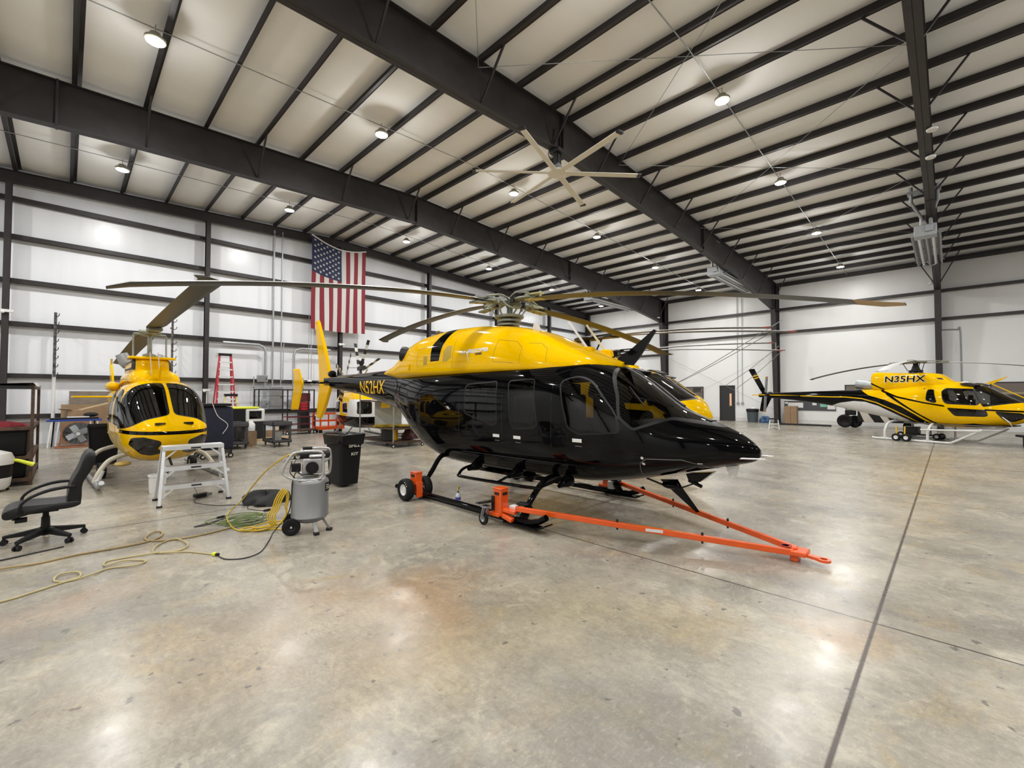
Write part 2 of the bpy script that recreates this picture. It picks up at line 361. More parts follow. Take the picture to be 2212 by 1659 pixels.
# ---- rigid frames: one rafter object per frame (web + flanges), its splice plates and braces as parts
def raf_bot(x):
    if x < XM: x = 2 * XM - x
    zb = 8.93 - (x - XM) * 0.042
    if x > 19: zb -= (x - 19) * 0.028
    if x > 26: zb -= (x - 26) * 0.045
    return zb
for fi, fy in enumerate(FRAMES):
    r = MB(); end = fi in (0, 5)
    x0, x1 = XL + .45, XR - .45
    n = 24; X = [x0 + (x1 - x0) * i / n for i in range(n + 1)]
    X = sorted(X + [XM])
    bot = (lambda x: roof(x) - 0.42) if end else raf_bot
    fw = 0.10 if end else 0.13
    top = [(x, roof(x)) for x in X]; bo = [(x, bot(x)) for x in X]
    for za, zb_ in ((lambda x: roof(x) - .02, lambda x: roof(x)), (lambda x: bot(x), lambda x: bot(x) + .022)):
        r.ring([[(x, fy - fw, za(x)), (x, fy + fw, za(x)), (x, fy + fw, zb_(x)), (x, fy - fw, zb_(x))] for x in X])
    r.ring([[(x, fy - .008, bot(x)), (x, fy + .008, bot(x)), (x, fy + .008, roof(x)), (x, fy - .008, roof(x))] for x in X])
    ro = struct('steel_rafter', r, STEEL, smooth=0)
    if end: continue
    for sx_ in (XM, 20.6, 2 * XM - 20.6):
        MB().box((sx_, fy, (roof(sx_) + bot(sx_)) / 2), (.05, .24, roof(sx_) - bot(sx_) + .04)).build('splice_plate', STEEL, ro)
    for pi in range(2, len(PUR), 2):
        px = PUR[pi]
        if px < -3: continue
        for s in (-1, 1):
            if abs(px - XM) > 21.5: continue
            MB().bar((px, fy + s * .85, roof(px) + .02), (px, fy + s * .05, bot(px) + .08), .045, .045).build('flange_brace', STEEL, ro)
# columns of the right wall (tapered webs)
for fy in FRAMES[1:5]:
    c = MB(); xo = XR - .12
    for s in (0, 1):
        pass
    wt, wb2 = (1.15, .48) if fy > 2 else (1.1, .48)
    z1 = roof(xo) - .05
    c.add([(xo, fy - .008, 0), (xo - wb2, fy - .008, 0), (xo - wt, fy - .008, z1), (xo, fy - .008, z1), (xo, fy + .008, 0), (xo - wb2, fy + .008, 0), (xo - wt, fy + .008, z1), (xo, fy + .008, z1)],
          [(0, 1, 2, 3), (7, 6, 5, 4), (0, 4, 5, 1), (1, 5, 6, 2), (2, 6, 7, 3), (3, 7, 4, 0)])
    c.bar((xo - wb2, fy, 0), (xo - wt, fy, z1), .26, .02, up=(1, 0, 0)); c.box((xo, fy, z1 / 2), (.02, .26, z1))
    c.box((xo - wb2 / 2, fy, .02), (wb2 + .1, .34, .04))
    co = struct('steel_column', c, STEEL, smooth=0)
    c2 = MB(); xo2 = XL + .12
    c2.box((xo2 + .3, fy, z1 / 2), (.6, .02, z1)).box((xo2, fy, z1 / 2), (.02, .26, z1)).box((xo2 + .6, fy, z1 / 2), (.02, .26, z1)); struct('steel_column', c2, STEEL, smooth=0)
def hcol(x, y, z1, wx=.16, dy=.26, name='steel_column'):
    c = MB().box((x, y + dy / 2, z1 / 2), (wx, .015, z1)).box((x, y - dy / 2, z1 / 2), (wx, .015, z1)).box((x, y, z1 / 2), (.012, dy, z1))
    return struct(name, c, STEEL, smooth=0)
for cx in (-7.25, -1.5, 4.27, 10.22, 15.85, 21.65, 27.5): hcol(cx, 22.98, roof(cx) - .4)
hcol(32.9, 23.0, 9.0, .3, .3)
# purlins: Z sections, one object each
for px in PUR:
    z = roof(px); p = MB()
    p.box((px, (YF + YB) / 2, z + .11), (.012, YB - YF, .24)); p.box((px - .045, (YF + YB) / 2, z + .004), (.095, YB - YF, .012)); p.box((px + .045, (YF + YB) / 2, z + .226), (.095, YB - YF, .012))
    struct('roof_purlin', p, STEEL, smooth=0)
# eave struts
for xe in (XL + .12, XR - .12): struct('eave_strut', MB().box((xe, (YF + YB) / 2, roof(xe) + .02), (.1, YB - YF, .26)), STEEL, smooth=0)
# girts of the back wall
def girt_x(z, x0=XL, x1=XR, y=23.15):
    g = MB().box(((x0 + x1) / 2, y + .08, z - .145), (x1 - x0, .19, .012)).box(((x0 + x1) / 2, y - .01, z - .07), (x1 - x0, .012, .15)).box(((x0 + x1) / 2, y + .18, z - .07), (x1 - x0, .012, .15)).box(((x0 + x1) / 2, y + .08, z), (x1 - x0, .19, .012))
    return struct('wall_girt', g, STEEL, smooth=0)
for z in (1.08, 2.51, 4.33, 5.83, 7.38, 8.71): girt_x(z)
def girt_y(z, y0, y1, x=XR - .16):
    return struct('wall_girt', MB().box((x, (y0 + y1) / 2, z), (.2, y1 - y0, .14)), STEEL, smooth=0)
girt_y(7.45, YF, YB); girt_y(5.93, YF, 15.7); girt_y(4.98, 15.7, YB)
# seams and shadows of liner on the door wall are left to light; cable bracing
def cable(a, b, r=.008, nm='bracing_cable', m=None): return struct(nm, MB().tube([a, b], r, 5), m or GREYM)
for (xa, ya, xb, yb) in ((6.9, .5, 13.3, 8), (13.3, .5, 6.9, 8), (13.3, .5, 20.3, 8), (20.3, .5, 13.3, 8), (20.3, .5, 27.3, 8), (27.3, .5, 20.3, 8), (0, .5, 6.9, 8), (6.9, .5, 0, 8)):
    cable((xa, ya, roof(xa) - .15), (xb, yb, roof(xb) - .15))
cable((33.0, 8.3, 4.6), (33.0, 15.4, .9)); cable((33.0, 15.4, 4.6), (33.0, 8.3, .9))
for ly in (4.15, 11.85, 19.5):   # conduit that feeds each row of lamps
    struct('lamp_conduit', MB().tube([(XL + 1, ly + .12, roof(XL + 1) - .02), (XM, ly + .12, roof(XM) - .02), (XR - .4, ly + .12, roof(XR) - .02)], .014, 6), GREYM)

# ---- lamps
LX = [-10.2, -4.5, 1.2, 6.45, 12.05, 17.7, 23.6, 29.7]; LY = [-11.2, -3.5, 4.15, 11.85, 19.5]
LENS = mat('lamp_lens', (1, 1, 1), 0.4, emit=(1.0, 0.96, 0.88), es=30.0)
HOUS = mat('lamp_housing', (0.32, 0.30, 0.24), 0.4, metal=0.3)
def make_lamp():
    t = empty('high_bay_lamp')
    MB().lathe((0, 0, 0), (0, 0, 1), [(.17, .0), (.19, .015), (.19, .06), (.12, .10), (.10, .17), (.02, .18)], 20).build('lamp_housing', HOUS, t)
    MB().lathe((0, 0, -.012), (0, 0, 1), [(.005, -.006), (.12, -.004), (.165, .008)], 20).build('lamp_lens', LENS, t)
    MB().tube([(0, 0, .17), (0, 0, .37)], .008, 6).tube([(0, 0, .34), (0, .13, .36)], .008, 5).build('hook', GREYM, t)
    return t
ld = bpy.data.lights.new('lamp_light', 'AREA'); ld.shape = 'DISK'; ld.size = .30; ld.energy = LAMP_W; ld.color = (1.0, 0.99, 0.965)
lp_ = bpy.data.lights.new('lamp_glow', 'POINT'); lp_.shadow_soft_size = .10; lp_.energy = LAMP_W * .30; lp_.color = (1.0, 0.99, 0.965)
lamp0 = make_lamp(); first = True
rowname = {4.15: 'right-hand row', 11.85: 'middle row', 19.5: 'row by the flag wall'}
colname = {1.2: 'first from the left', 6.45: 'second from the left', 12.05: 'third from the left', 17.7: 'fourth from the left', 23.6: 'fifth from the left', 29.7: 'last, nearest the door wall'}
for ly in LY:
    for lx in LX:
        if ly < 0 and lx > 24: continue
        z = roof(lx) - .38
        if (lx, ly) in ((-4.5, 4.15), (1.2, 4.15)) and False: continue
        seen = ly in rowname and lx in colname and not (ly == 4.15 and lx < 6)
        lab = ('round lit high bay lamp, %s, %s' % (colname[lx], rowname[ly])) if seen else 'round high bay lamp behind the camera'
        t = lamp0 if first else copy_tree(lamp0)
        t.location = (lx, ly, z); tag(t, lab, 'lamp', 'high bay lamps under the roof'); first = False
        lo = bpy.data.objects.new('lamp_light', ld); COL.objects.link(lo); lo.location = (0, 0, -.03); lo.parent = t
        lo = bpy.data.objects.new('lamp_glow', lp_); COL.objects.link(lo); lo.location = (0, 0, -.12); lo.parent = t
# ================================================================ HELICOPTER TOOLS
def herm(xs, ys, x):
    """smooth curve through (xs, ys), xs ascending"""
    if x <= xs[0]: return ys[0]
    if x >= xs[-1]: return ys[-1]
    i = max(k for k in range(len(xs) - 1) if xs[k] <= x)
    def sl(k):
        if k <= 0 or k >= len(xs) - 1: return (ys[1] - ys[0]) / (xs[1] - xs[0]) if k <= 0 else (ys[-1] - ys[-2]) / (xs[-1] - xs[-2])
        a = (ys[k] - ys[k - 1]) / (xs[k] - xs[k - 1]); b = (ys[k + 1] - ys[k]) / (xs[k + 1] - xs[k])
        if a * b <= 0: return 0
        return 2 * a * b / (a + b)
    h = xs[i + 1] - xs[i]; t = (x - xs[i]) / h
    return ys[i] * (2 * t ** 3 - 3 * t * t + 1) + h * sl(i) * (t ** 3 - 2 * t * t + t) + ys[i + 1] * (-2 * t ** 3 + 3 * t * t) + h * sl(i + 1) * (t ** 3 - t * t)
def hull(st, step=0.07, n=56):
    """st rows: x, z_top, z_bottom, half width, z of widest point, upper exponent, lower exponent -> bmesh"""
    st = sorted(st); X = [r[0] for r in st]; cols = list(zip(*st))
    N = max(2, int((X[-1] - X[0]) / step)); xs = [X[0] + (X[-1] - X[0]) * i / N for i in range(N + 1)]
    # refine both ends
    xs = sorted(set(xs + [X[0] + .02, X[-1] - .02, X[-1] - .045, X[0] + .045]))
    rings = []
    for x in xs:
        zt, zb, wd, zm, nu, nl = [herm(X, cols[k], x) for k in range(1, 7)]
        zm = min(max(zm, zb + .01), zt - .01); rg = []
        for k in range(n):
            a = 2 * PI * (k + .5) / n; c, s_ = math.cos(a), math.sin(a); e = 2 / (nu if s_ > 0 else nl)
            y = math.copysign(abs(c) ** e, c) * wd; z = zm + (math.copysign(abs(s_) ** e, s_)) * ((zt - zm) if s_ > 0 else (zm - zb))
            rg.append((x, y, z))
        rings.append(rg)
    m = MB().ring(rings); me = bpy.data.meshes.new('t'); me.from_pydata(m.v, [], m.f)
    bm = bmesh.new(); bm.from_mesh(me); bpy.data.meshes.remove(me); bmesh.ops.recalc_face_normals(bm, faces=bm.faces)
    return bm
def round_poly(pts, r, k=4):
    out = []; n = len(pts)
    for i in range(n):
        p0, p1, p2 = Vector(pts[i - 1]), Vector(pts[i]), Vector(pts[(i + 1) % n])
        rr = r[i] if hasattr(r, '__len__') else r
        a = (p0 - p1); b = (p2 - p1); q = min(rr, a.length * .45, b.length * .45)
        if q < 1e-4: out.append(tuple(p1)); continue
        A = p1 + a.normalized() * q; B = p1 + b.normalized() * q
        for j in range(k + 1):
            t = j / k; out.append(tuple(A * (1 - t) ** 2 + p1 * 2 * t * (1 - t) + B * t * t))
    return out
def offset_poly(pts, d):
    n = len(pts); area = sum(pts[i][0] * pts[(i + 1) % n][1] - pts[(i + 1) % n][0] * pts[i][1] for i in range(n)); sgn = 1 if area > 0 else -1; out = []
    for i in range(n):
        a, p, b = Vector(pts[i - 1]), Vector(pts[i]), Vector(pts[(i + 1) % n])
        d1 = (p - a).normalized(); d2 = (b - p).normalized(); nn = Vector((-(d1.y + d2.y), d1.x + d2.x)) * sgn
        if nn.length < 1e-6: out.append(tuple(p)); continue
        nn.normalize(); c = max(0.5, nn.dot(Vector((-d1.y, d1.x)) * sgn)); out.append(tuple(p + nn * d / c))
    return out
def inside(p, poly):
    r = False; n = len(poly); x, y = p
    for i in range(n):
        x1, y1 = poly[i]; x2, y2 = poly[(i + 1) % n]
        if (y1 > y) != (y2 > y) and x < (x2 - x1) * (y - y1) / (y2 - y1) + x1: r = not r
    return r
def cut(bm, poly, ax=1, side=0, mi=None, flt=None, ymin=0.0):
    """cut the outline poly (seen along axis ax: 1 side view x,z; 0 front view y,z) into the hull; set material index mi; return faces inside"""
    ia, ib = ((0, 2) if ax == 1 else (1, 2))
    lo = (min(p[0] for p in poly) - .02, min(p[1] for p in poly) - .02); hi = (max(p[0] for p in poly) + .02, max(p[1] for p in poly) + .02)
    def ok(f):
        c = f.calc_center_median()
        if side and c[1] * side < ymin: return False
        if flt and not flt(c): return False
        return True
    def near(f):
        a = [v.co[ia] for v in f.verts]; b = [v.co[ib] for v in f.verts]
        return max(a) > lo[0] and min(a) < hi[0] and max(b) > lo[1] and min(b) < hi[1]
    n = len(poly)
    for i in range(n):
        p, q = poly[i], poly[(i + 1) % n]; d = (q[0] - p[0], q[1] - p[1]); L = math.hypot(*d)
        if L < 1e-5: continue
        co = [0, 0, 0]; co[ia] = p[0]; co[ib] = p[1]; no = [0, 0, 0]; no[ia] = -d[1] / L; no[ib] = d[0] / L
        # only faces near this edge
        elo = (min(p[0], q[0]) - .015, min(p[1], q[1]) - .015); ehi = (max(p[0], q[0]) + .015, max(p[1], q[1]) + .015)
        fs = []
        for f in bm.faces:
            if not near(f) or not ok(f): continue
            a = [v.co[ia] for v in f.verts]; b = [v.co[ib] for v in f.verts]
            if max(a) > elo[0] and min(a) < ehi[0] and max(b) > elo[1] and min(b) < ehi[1]: fs.append(f)
        if not fs: continue
        g = list({e for f in fs for e in f.edges}) + list({v for f in fs for v in f.verts}) + fs
        bmesh.ops.bisect_plane(bm, geom=g, dist=1e-5, plane_co=co, plane_no=no)
    res = []
    for f in bm.faces:
        if near(f) and ok(f):
            c = f.calc_center_median()
            if inside((c[ia], c[ib]), poly): res.append(f)
    if mi is not None:
        for f in res: f.material_index = mi
    return res
def detach(bm, faces, name, mats, parent, off=0.0, label=None):
    """move faces out of bm into an object of their own"""
    if not faces: return None
    idx = {}; vs = []; fs = []
    for f in faces:
        q = []
        for v in f.verts:
            if v not in idx: idx[v] = len(vs); vs.append(tuple(v.co + v.normal * off))
            q.append(idx[v])
        fs.append(q)
    bmesh.ops.delete(bm, geom=faces, context='FACES')
    me = bpy.data.meshes.new(name); me.from_pydata(vs, [], fs)
    for q in (mats if isinstance(mats, (list, tuple)) else [mats]): me.materials.append(q)
    me.shade_smooth(); o = bpy.data.objects.new(name, me); COL.objects.link(o); o.parent = parent
    if label: o['label'] = label
    return o
def finish(bm, name, mats, parent, smooth=50, label=None):
    me = bpy.data.meshes.new(name); bm.to_mesh(me); bm.free()
    for q in mats: me.materials.append(q)
    me.shade_smooth(); me.set_sharp_from_angle(angle=math.radians(smooth)); o = bpy.data.objects.new(name, me); COL.objects.link(o); o.parent = parent
    if label: o['label'] = label
    return o
def window(bm, poly, parent, glass=None, name='window', side=-1, seal=0.035, ymin=.2, both=False, si=None, flt=None, label=None):
    """opening with rubber seal and pane"""
    for sd in ((-1, 1) if both else (side,)):
        if seal: cut(bm, poly, 1, sd, mi=si, ymin=ymin, flt=flt)
        inner = offset_poly(poly, seal) if seal else poly
        fs = cut(bm, inner, 1, sd, ymin=ymin, flt=flt)
        detach(bm, fs, name, glass or GLS, parent, label=label)
def text_mesh(txt, size, extr=0.0, bold=0.0, shear=0.0, sx=1.0, sub=0, fit=None):
    cu = bpy.data.curves.new('t', 'FONT'); cu.body = txt; cu.size = size; cu.align_x = 'CENTER'; cu.align_y = 'CENTER'; cu.offset = bold; cu.shear = shear; cu.extrude = extr; cu.resolution_u = 3
    o = bpy.data.objects.new('t', cu); COL.objects.link(o); dg = bpy.context.evaluated_depsgraph_get(); dg.update()
    me = bpy.data.meshes.new_from_object(o.evaluated_get(dg)); bpy.data.objects.remove(o); bpy.data.curves.remove(cu)
    bm = bmesh.new(); bm.from_mesh(me); bpy.data.meshes.remove(me)
    if sub: bmesh.ops.triangulate(bm, faces=bm.faces); bmesh.ops.subdivide_edges(bm, edges=bm.edges, cuts=sub, use_grid_fill=True)
    if fit:
        a = [v.co.x for v in bm.verts]; b = [v.co.y for v in bm.verts]; cx, cy = (max(a) + min(a)) / 2, (max(b) + min(b)) / 2; fx, fy = fit[0] / (max(a) - min(a)), fit[1] / (max(b) - min(b))
        for v in bm.verts: v.co.x = (v.co.x - cx) * fx; v.co.y = (v.co.y - cy) * fy
    for v in bm.verts: v.co.x *= sx
    return bm
def side_decal(tree, bm, cx, cz, name, m, parent, side=-1, ang=0.0, lift=0.006, label=None, far=3.0):
    """lay a flat shape (x right, y up as read from outside) on the hull side"""
    ca, sa = math.cos(ang), math.sin(ang); kill = []
    xs = [v.co.x for v in bm.verts]; ys = [v.co.y for v in bm.verts]
    for lo, hi, no in ((min(ys), max(ys), (0, 1, 0)), (min(xs), max(xs), (1, 0, 0))):
        q = lo + .03
        while q < hi:
            bmesh.ops.bisect_plane(bm, geom=bm.verts[:] + bm.edges[:] + bm.faces[:], dist=1e-5, plane_co=(q, q, 0), plane_no=no); q += .035 if no[1] else .07
    for v in bm.verts:
        u, h = v.co.x * ca - v.co.y * sa, v.co.x * sa + v.co.y * ca
        x = cx + u * (1 if side < 0 else -1); z = cz + h       # from the right side (-y) the nose (+x) is on the reader's right
        hit = tree.ray_cast(Vector((x, side * far, z)), Vector((0, -side, 0)))
        if hit[0] is None: kill.append(v); continue
        v.co = hit[0] + Vector((0, side * lift, 0))
    bmesh.ops.delete(bm, geom=kill, context='VERTS')
    me = bpy.data.meshes.new(name); bm.to_mesh(me); bm.free(); me.materials.append(m)
    o = bpy.data.objects.new(name, me); COL.objects.link(o); o.parent = parent
    if label: o['label'] = label
    return o
def rect_bm(wd, h, nx=3, ny=2):
    bm = bmesh.new(); vs = [[bm.verts.new((wd * (i / nx - .5), h * (j / ny - .5), 0)) for i in range(nx + 1)] for j in range(ny + 1)]
    for j in range(ny):
        for i in range(nx): bm.faces.new((vs[j][i], vs[j][i + 1], vs[j + 1][i + 1], vs[j + 1][i]))
    return bm
def poly_bm(pts, sub=1):
    bm = bmesh.new(); bm.faces.new([bm.verts.new((p[0], p[1], 0)) for p in pts]); bmesh.ops.triangulate(bm, faces=bm.faces); bmesh.ops.subdivide_edges(bm, edges=bm.edges, cuts=sub, use_grid_fill=True); return bm
def rotor_blade(parent, hub, az, R, r0, chord, droop, rise=0.0, tip=None, root_t=0.07, twist=4, sweep=0.12, mats=None, name='rotor_blade', tipmat=None, label=None, pitch=0, wide=None):
    """blade from radius r0 to R at azimuth az (local), sagging by droop at the tip; rise is a linear slope"""
    m = MB(); n = 26; P = [(-.5, 0), (-.38, .045), (-.2, .06), (.1, .045), (.5, .004), (.5, -.004), (.1, -.03), (-.2, -.045), (-.38, -.035)]
    rings = []
    for i in range(n + 1):
        t = i / n; r = r0 + (R - r0) * t; c = chord
        if t < .06: c = chord * (.55 + .45 * t / .06)
        if t > .965: c = chord * (1 - (t - .965) / .035 * .45)
        if wide and wide[0] < t < wide[1]: c = chord * wide[2]
        z = -droop * (r / R) ** 2 + rise * r
        tw = math.radians(twist * (1 - t) + pitch)
        sh = sweep * chord * 4 * max(0, t - .965) / .035 if t > .965 else 0
        rg = []
        for u, h in P:
            y = -u * c - sh; zz = h * c * 1.2
            rg.append((r, y * math.cos(tw) - zz * math.sin(tw), z + y * math.sin(tw) + zz * math.cos(tw)))
        rings.append(rg)
    m.ring(rings)
    L = len(P); fi = 0; mm = []
    for i in range(n):
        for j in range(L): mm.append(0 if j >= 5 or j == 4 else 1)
    mm += [0, 0]
    if tipmat is not None:
        for i in range(n - (2 if tipmat is TAN else 1), n):
            for j in range(L): mm[i * L + j] = 2
    m.m = mm
    m.xf(Matrix.Translation(hub) @ Matrix.Rotation(az, 4, 'Z'))
    ms = list(mats or (BLADE, BLADET)) + ([tipmat] if tipmat is not None else [])
    return m.build(name, ms, parent, smooth=50, label=label)
def wheel(parent, c, r, wd, axis=(0, 1, 0), name='wheel', hubm=None, tyre=None, hub_r=.5):
    """tyre with a hub of its own"""
    c = Vector(c); a = Vector(axis).normalized(); h = wd / 2
    t = MB().lathe(c, a, [(r * hub_r, -h * .75), (r * .82, -h * .98), (r * .95, -h * .8), (r, -h * .35), (r, h * .35), (r * .95, h * .8), (r * .82, h * .98), (r * hub_r, h * .75), (r * hub_r, -h * .75)], 26, caps=False).build(name, tyre or TIRE, parent)
    MB().lathe(c, a, [(.002, -h * .55), (r * .2, -h * .62), (r * .24, -h * .4), (r * hub_r * .8, -h * .5), (r * hub_r * 1.02, -h * .78), (r * hub_r * 1.02, h * .78), (r * hub_r * .8, h * .5), (r * .24, h * .4), (r * .2, h * .62), (.002, h * .55)], 22).build('wheel_hub', hubm or WHT, t)
    return t
def cabin_seats(parent, spots, zf):
    for x, y in spots:
        s = MB().box((x, y, zf + .28), (.46, .44, .12)).box((x - .24, y, zf + .62), (.12, .44, .66)).box((x - .25, y, zf + 1.02), (.09, .24, .18)); s.box((x, y, zf + .12), (.3, .3, .24))
        s.build('seat', SEAT, parent, bevel=.03)
# ================================================================ BLACK AND YELLOW TWIN (nearest)
def build_twin():
    R = empty('helicopter', (5.65, 5.73, 0), -PI / 2, 'shiny black and yellow helicopter marked N52HX standing on orange ground wheels', 'helicopter')
    # --- lower hull
    st = [(4.17, 1.17, 1.09, .03, 1.13, 2, 2), (4.11, 1.24, 1.03, .11, 1.13, 2, 2), (3.95, 1.35, .98, .24, 1.14, 2.1, 2.0), (3.65, 1.48, .90, .42, 1.16, 2.1, 2.2), (3.3, 1.62, .81, .59, 1.17, 2.1, 2.3),
          (3.05, 1.80, .745, .69, 1.2, 2.1, 2.4), (2.7, 2.06, .66, .77, 1.26, 2.2, 2.6), (2.35, 2.235, .60, .805, 1.33, 2.5, 2.8), (2.0, 2.31, .555, .82, 1.36, 3.0, 2.9), (1.2, 2.33, .52, .825, 1.38, 3.6, 3.0),
          (0, 2.33, .50, .825, 1.38, 3.8, 3.0), (-1.0, 2.31, .53, .825, 1.4, 3.6, 3.2), (-1.6, 2.30, .63, .80, 1.44, 3.4, 2.8), (-2.1, 2.31, .80, .73, 1.52, 3.1, 2.5), (-2.6, 2.34, 1.10, .61, 1.66, 2.7, 2.3),
          (-3.2, 2.38, 1.36, .46, 1.84, 2.3, 2.1), (-4.0, 2.40, 1.53, .345, 1.98, 2.1, 2), (-5.6, 2.37, 1.80, .26, 2.10, 2, 2), (-7.35, 2.35, 1.98, .17, 2.17, 2, 2)]
    bm = hull(st, .07, 64)
    tree = BVHTree.FromBMesh(bm)
    # windscreen: everything ahead of the door post and above the glareshield, split by the centre post
    ws = round_poly([(2.42, 2.20), (2.55, 2.26), (3.5, 2.26), (3.9, 1.4), (3.30, 1.50), (2.93, 1.35), (2.74, 1.50), (2.66, 1.78)], .05, 3)
    top = lambda c: c.z > 1.3
    cut(bm, ws, 1, 0, mi=1, flt=top)
    wsi = offset_poly(ws, .035)
    inner = cut(bm, wsi, 1, 0, flt=lambda c: c.z > 1.3 and abs(c.y) > .0)
    for sd in (-1, 1):
        fs = cut(bm, [(sd * .035, 1.25), (sd * 1.0, 1.25), (sd * 1.0, 2.4), (sd * .035, 2.4)] if sd > 0 else [(-1.0, 1.25), (-.035, 1.25), (-.035, 2.4), (-1.0, 2.4)], 0, 0, flt=lambda c: c.x > 2.4 and c.z > 1.3 and inside((c.x, c.z), wsi))
        detach(bm, fs, 'windscreen', GLS, R)
    W3 = round_poly([(2.10, 2.08), (2.32, 2.00), (2.72, 1.56), (2.80, 1.32), (2.20, 1.26), (1.99, 1.34), (1.82, 2.00)], [.12, .14, .12, .08, .05, .1, .1], 4)
    W2 = round_poly([(.82, 2.03), (1.37, 2.05), (1.47, 1.36), (1.40, 1.30), (.96, 1.27), (.90, 1.36)], [.07, .07, .05, .05, .06, .05], 3)
    W1 = round_poly([(-.22, 1.99), (.58, 2.03), (.62, 1.34), (.50, 1.30), (-.22, 1.48)], [.1, .06, .06, .06, .08], 3)
    for P in (W1, W2, W3): window(bm, P, R, GLS, 'window', both=True, si=1, seal=.022)
    body = finish(bm, 'fuselage', [BLK, SEAL], R, 35)
    # --- cabin inside
    fi = MB().box((.65, 0, .88), (3.6, 1.2, .04)).box((-1.1, 0, 1.42), (.04, 1.3, 1.1)); fi.build('cabin_floor', CABIN, R)
    MB().box((.5, 0, 2.12), (2.8, 1.1, .03)).build('headliner', CABIN, R)
    MB().prism([(2.55, .92), (2.95, 1.0), (3.0, 1.35), (2.75, 1.48), (2.55, 1.35)], -.45, .45, 1).build('instrument_panel', PLA, R, bevel=.03)
    cabin_seats(R, [(2.05, -.38), (2.05, .38), (1.0, -.4), (1.0, .4), (-.6, -.42), (-.6, .0), (-.6, .42)], .86)
    # --- engine cowling (yellow)
    cs = [(2.42, 2.27, 2.12, .10, 2.18, 2, 2), (2.30, 2.32, 2.10, .30, 2.18, 2, 2), (2.0, 2.45, 2.08, .50, 2.2, 2, 2), (1.6, 2.61, 2.08, .60, 2.2, 2, 2), (1.1, 2.81, 2.08, .665, 2.22, 2.1, 2), (.6, 2.95, 2.08, .70, 2.24, 2.2, 2),
          (0, 3.05, 2.05, .72, 2.26, 2.3, 2), (-.6, 3.10, 2.05, .72, 2.26, 2.4, 2), (-1.2, 3.11, 2.05, .70, 2.26, 2.5, 2), (-2.0, 3.06, 2.05, .66, 2.28, 2.5, 2), (-2.5, 2.98, 2.05, .60, 2.3, 2.4, 2), (-2.85, 2.86, 2.05, .53, 2.3, 2.3, 2),
          (-3.15, 2.66, 2.08, .46, 2.3, 2.2, 2), (-3.5, 2.50, 2.15, .38, 2.32, 2, 2), (-3.95, 2.41, 2.2, .25, 2.3, 2, 2)]
    cb = hull(cs, .07, 64); ctree = BVHTree.FromBMesh(cb)
    band = [(-1.42, 2.44), (-1.12, 2.44), (-1.09, 2.7), (-1.0, 2.97), (-.97, 3.2), (-1.27, 3.2), (-1.31, 2.97), (-1.45, 2.76)]
    cut(cb, band, 1, -1, mi=1, ymin=-.05); cut(cb, band, 1, 1, mi=1, ymin=-.05)
    for P in ([(-1.0, 2.61), (-.91, 2.71), (-.76, 2.70), (-.74, 2.48), (-.86, 2.41), (-1.0, 2.41)], [(-1.68, 2.56), (-1.54, 2.56), (-1.53, 2.38), (-1.67, 2.38)]): cut(cb, P, 1, -1, mi=2)
    finish(cb, 'engine_cowling', [YEL, BLK, mat('intake_mesh', (0.42, 0.28, 0.01), .5)], R, 40)
    # panel lines on the cowling
    for pts in ([(.95, 2.3), (.95, 2.55), (.8, 2.66), (.4, 2.72), (.38, 2.35), (.9, 2.3)], [(-.7, 2.3), (-.7, 2.9)], [(1.45, 2.3), (1.40, 2.5), (1.25, 2.6), (1.0, 2.62)], [(-1.9, 2.35), (-1.95, 2.7), (-1.6, 2.75)]):
        q = []
        for a, b in zip(pts[:-1], pts[1:]):
            for k in range(8):
                t = k / 8; h = ctree.ray_cast(Vector((a[0] + (b[0] - a[0]) * t, -3, a[1] + (b[1] - a[1]) * t)), Vector((0, 1, 0)))
                if h[0]: q.append(h[0])
        if len(q) > 3: MB().tube(q, .004, 4).build('panel_seam', mat('seam_ochre', (.25, .15, 0), .6), R)
    MB().box((-2.04, -.56, 2.37), (.34, .14, .17)).box((-2.22, -.62, 2.37), (.02, .10, .13)).build('air_scoop', YEL, R, bevel=.02)
    for s in (-1, 1):
        MB().lathe((-2.62, s * .40, 2.66), (-.75, s * .55, .15), [(.10, 0), (.15, .0), (.17, .10), (.165, .16), (.145, .16), (.13, .02), (.01, .0)], 20).build('exhaust_pipe', DRK, R)
    # --- registration, handles, emblem
    bm = text_mesh('N52HX', 1, bold=.008, sub=0, fit=(1.40, .33)); side_decal(tree, bm, -4.43, 1.985, 'registration', mat('yellow_lettering', (.85, .50, .02), .35), R)
    bm = text_mesh('N52HX', 1, bold=.008, sub=0, fit=(1.40, .33)); side_decal(tree, bm, -4.43, 1.985, 'registration', mat('yellow_lettering', (0, 0, 0)), R, side=1)
    bm = text_mesh('HELICOPTER', .085, bold=.004, sub=0); side_decal(ctree, bm, .00, 2.56, 'lettering', WHT, R, ang=.02)
    bm = text_mesh('EXPRESS', .045, bold=.002, sub=0); side_decal(ctree, bm, .02, 2.50, 'lettering', DRK, R, ang=.02)
    bm = text_mesh('H', .13, bold=.004, sub=0, shear=.2); side_decal(ctree, bm, -.39, 2.54, 'lettering', mat('grey_lettering', (.55, .55, .55), .4), R)
    bm = text_mesh('P', .15, bold=.006, sub=0, shear=.2); side_decal(ctree, bm, -.25, 2.54, 'lettering', WHT, R)
    bm = poly_bm([(0, 0), (.02, .1), (.04, .1), (.02, 0), (.06, -.12), (.04, -.12)]); side_decal(ctree, bm, -.27, 2.50, 'rotor_emblem', WHT, R)
    b = rect_bm(.16, .085); side_decal(tree, b, -5.55, 1.88, 'small_flag_decal', mat('faded_decal', (.22, .12, .12), .5), R)
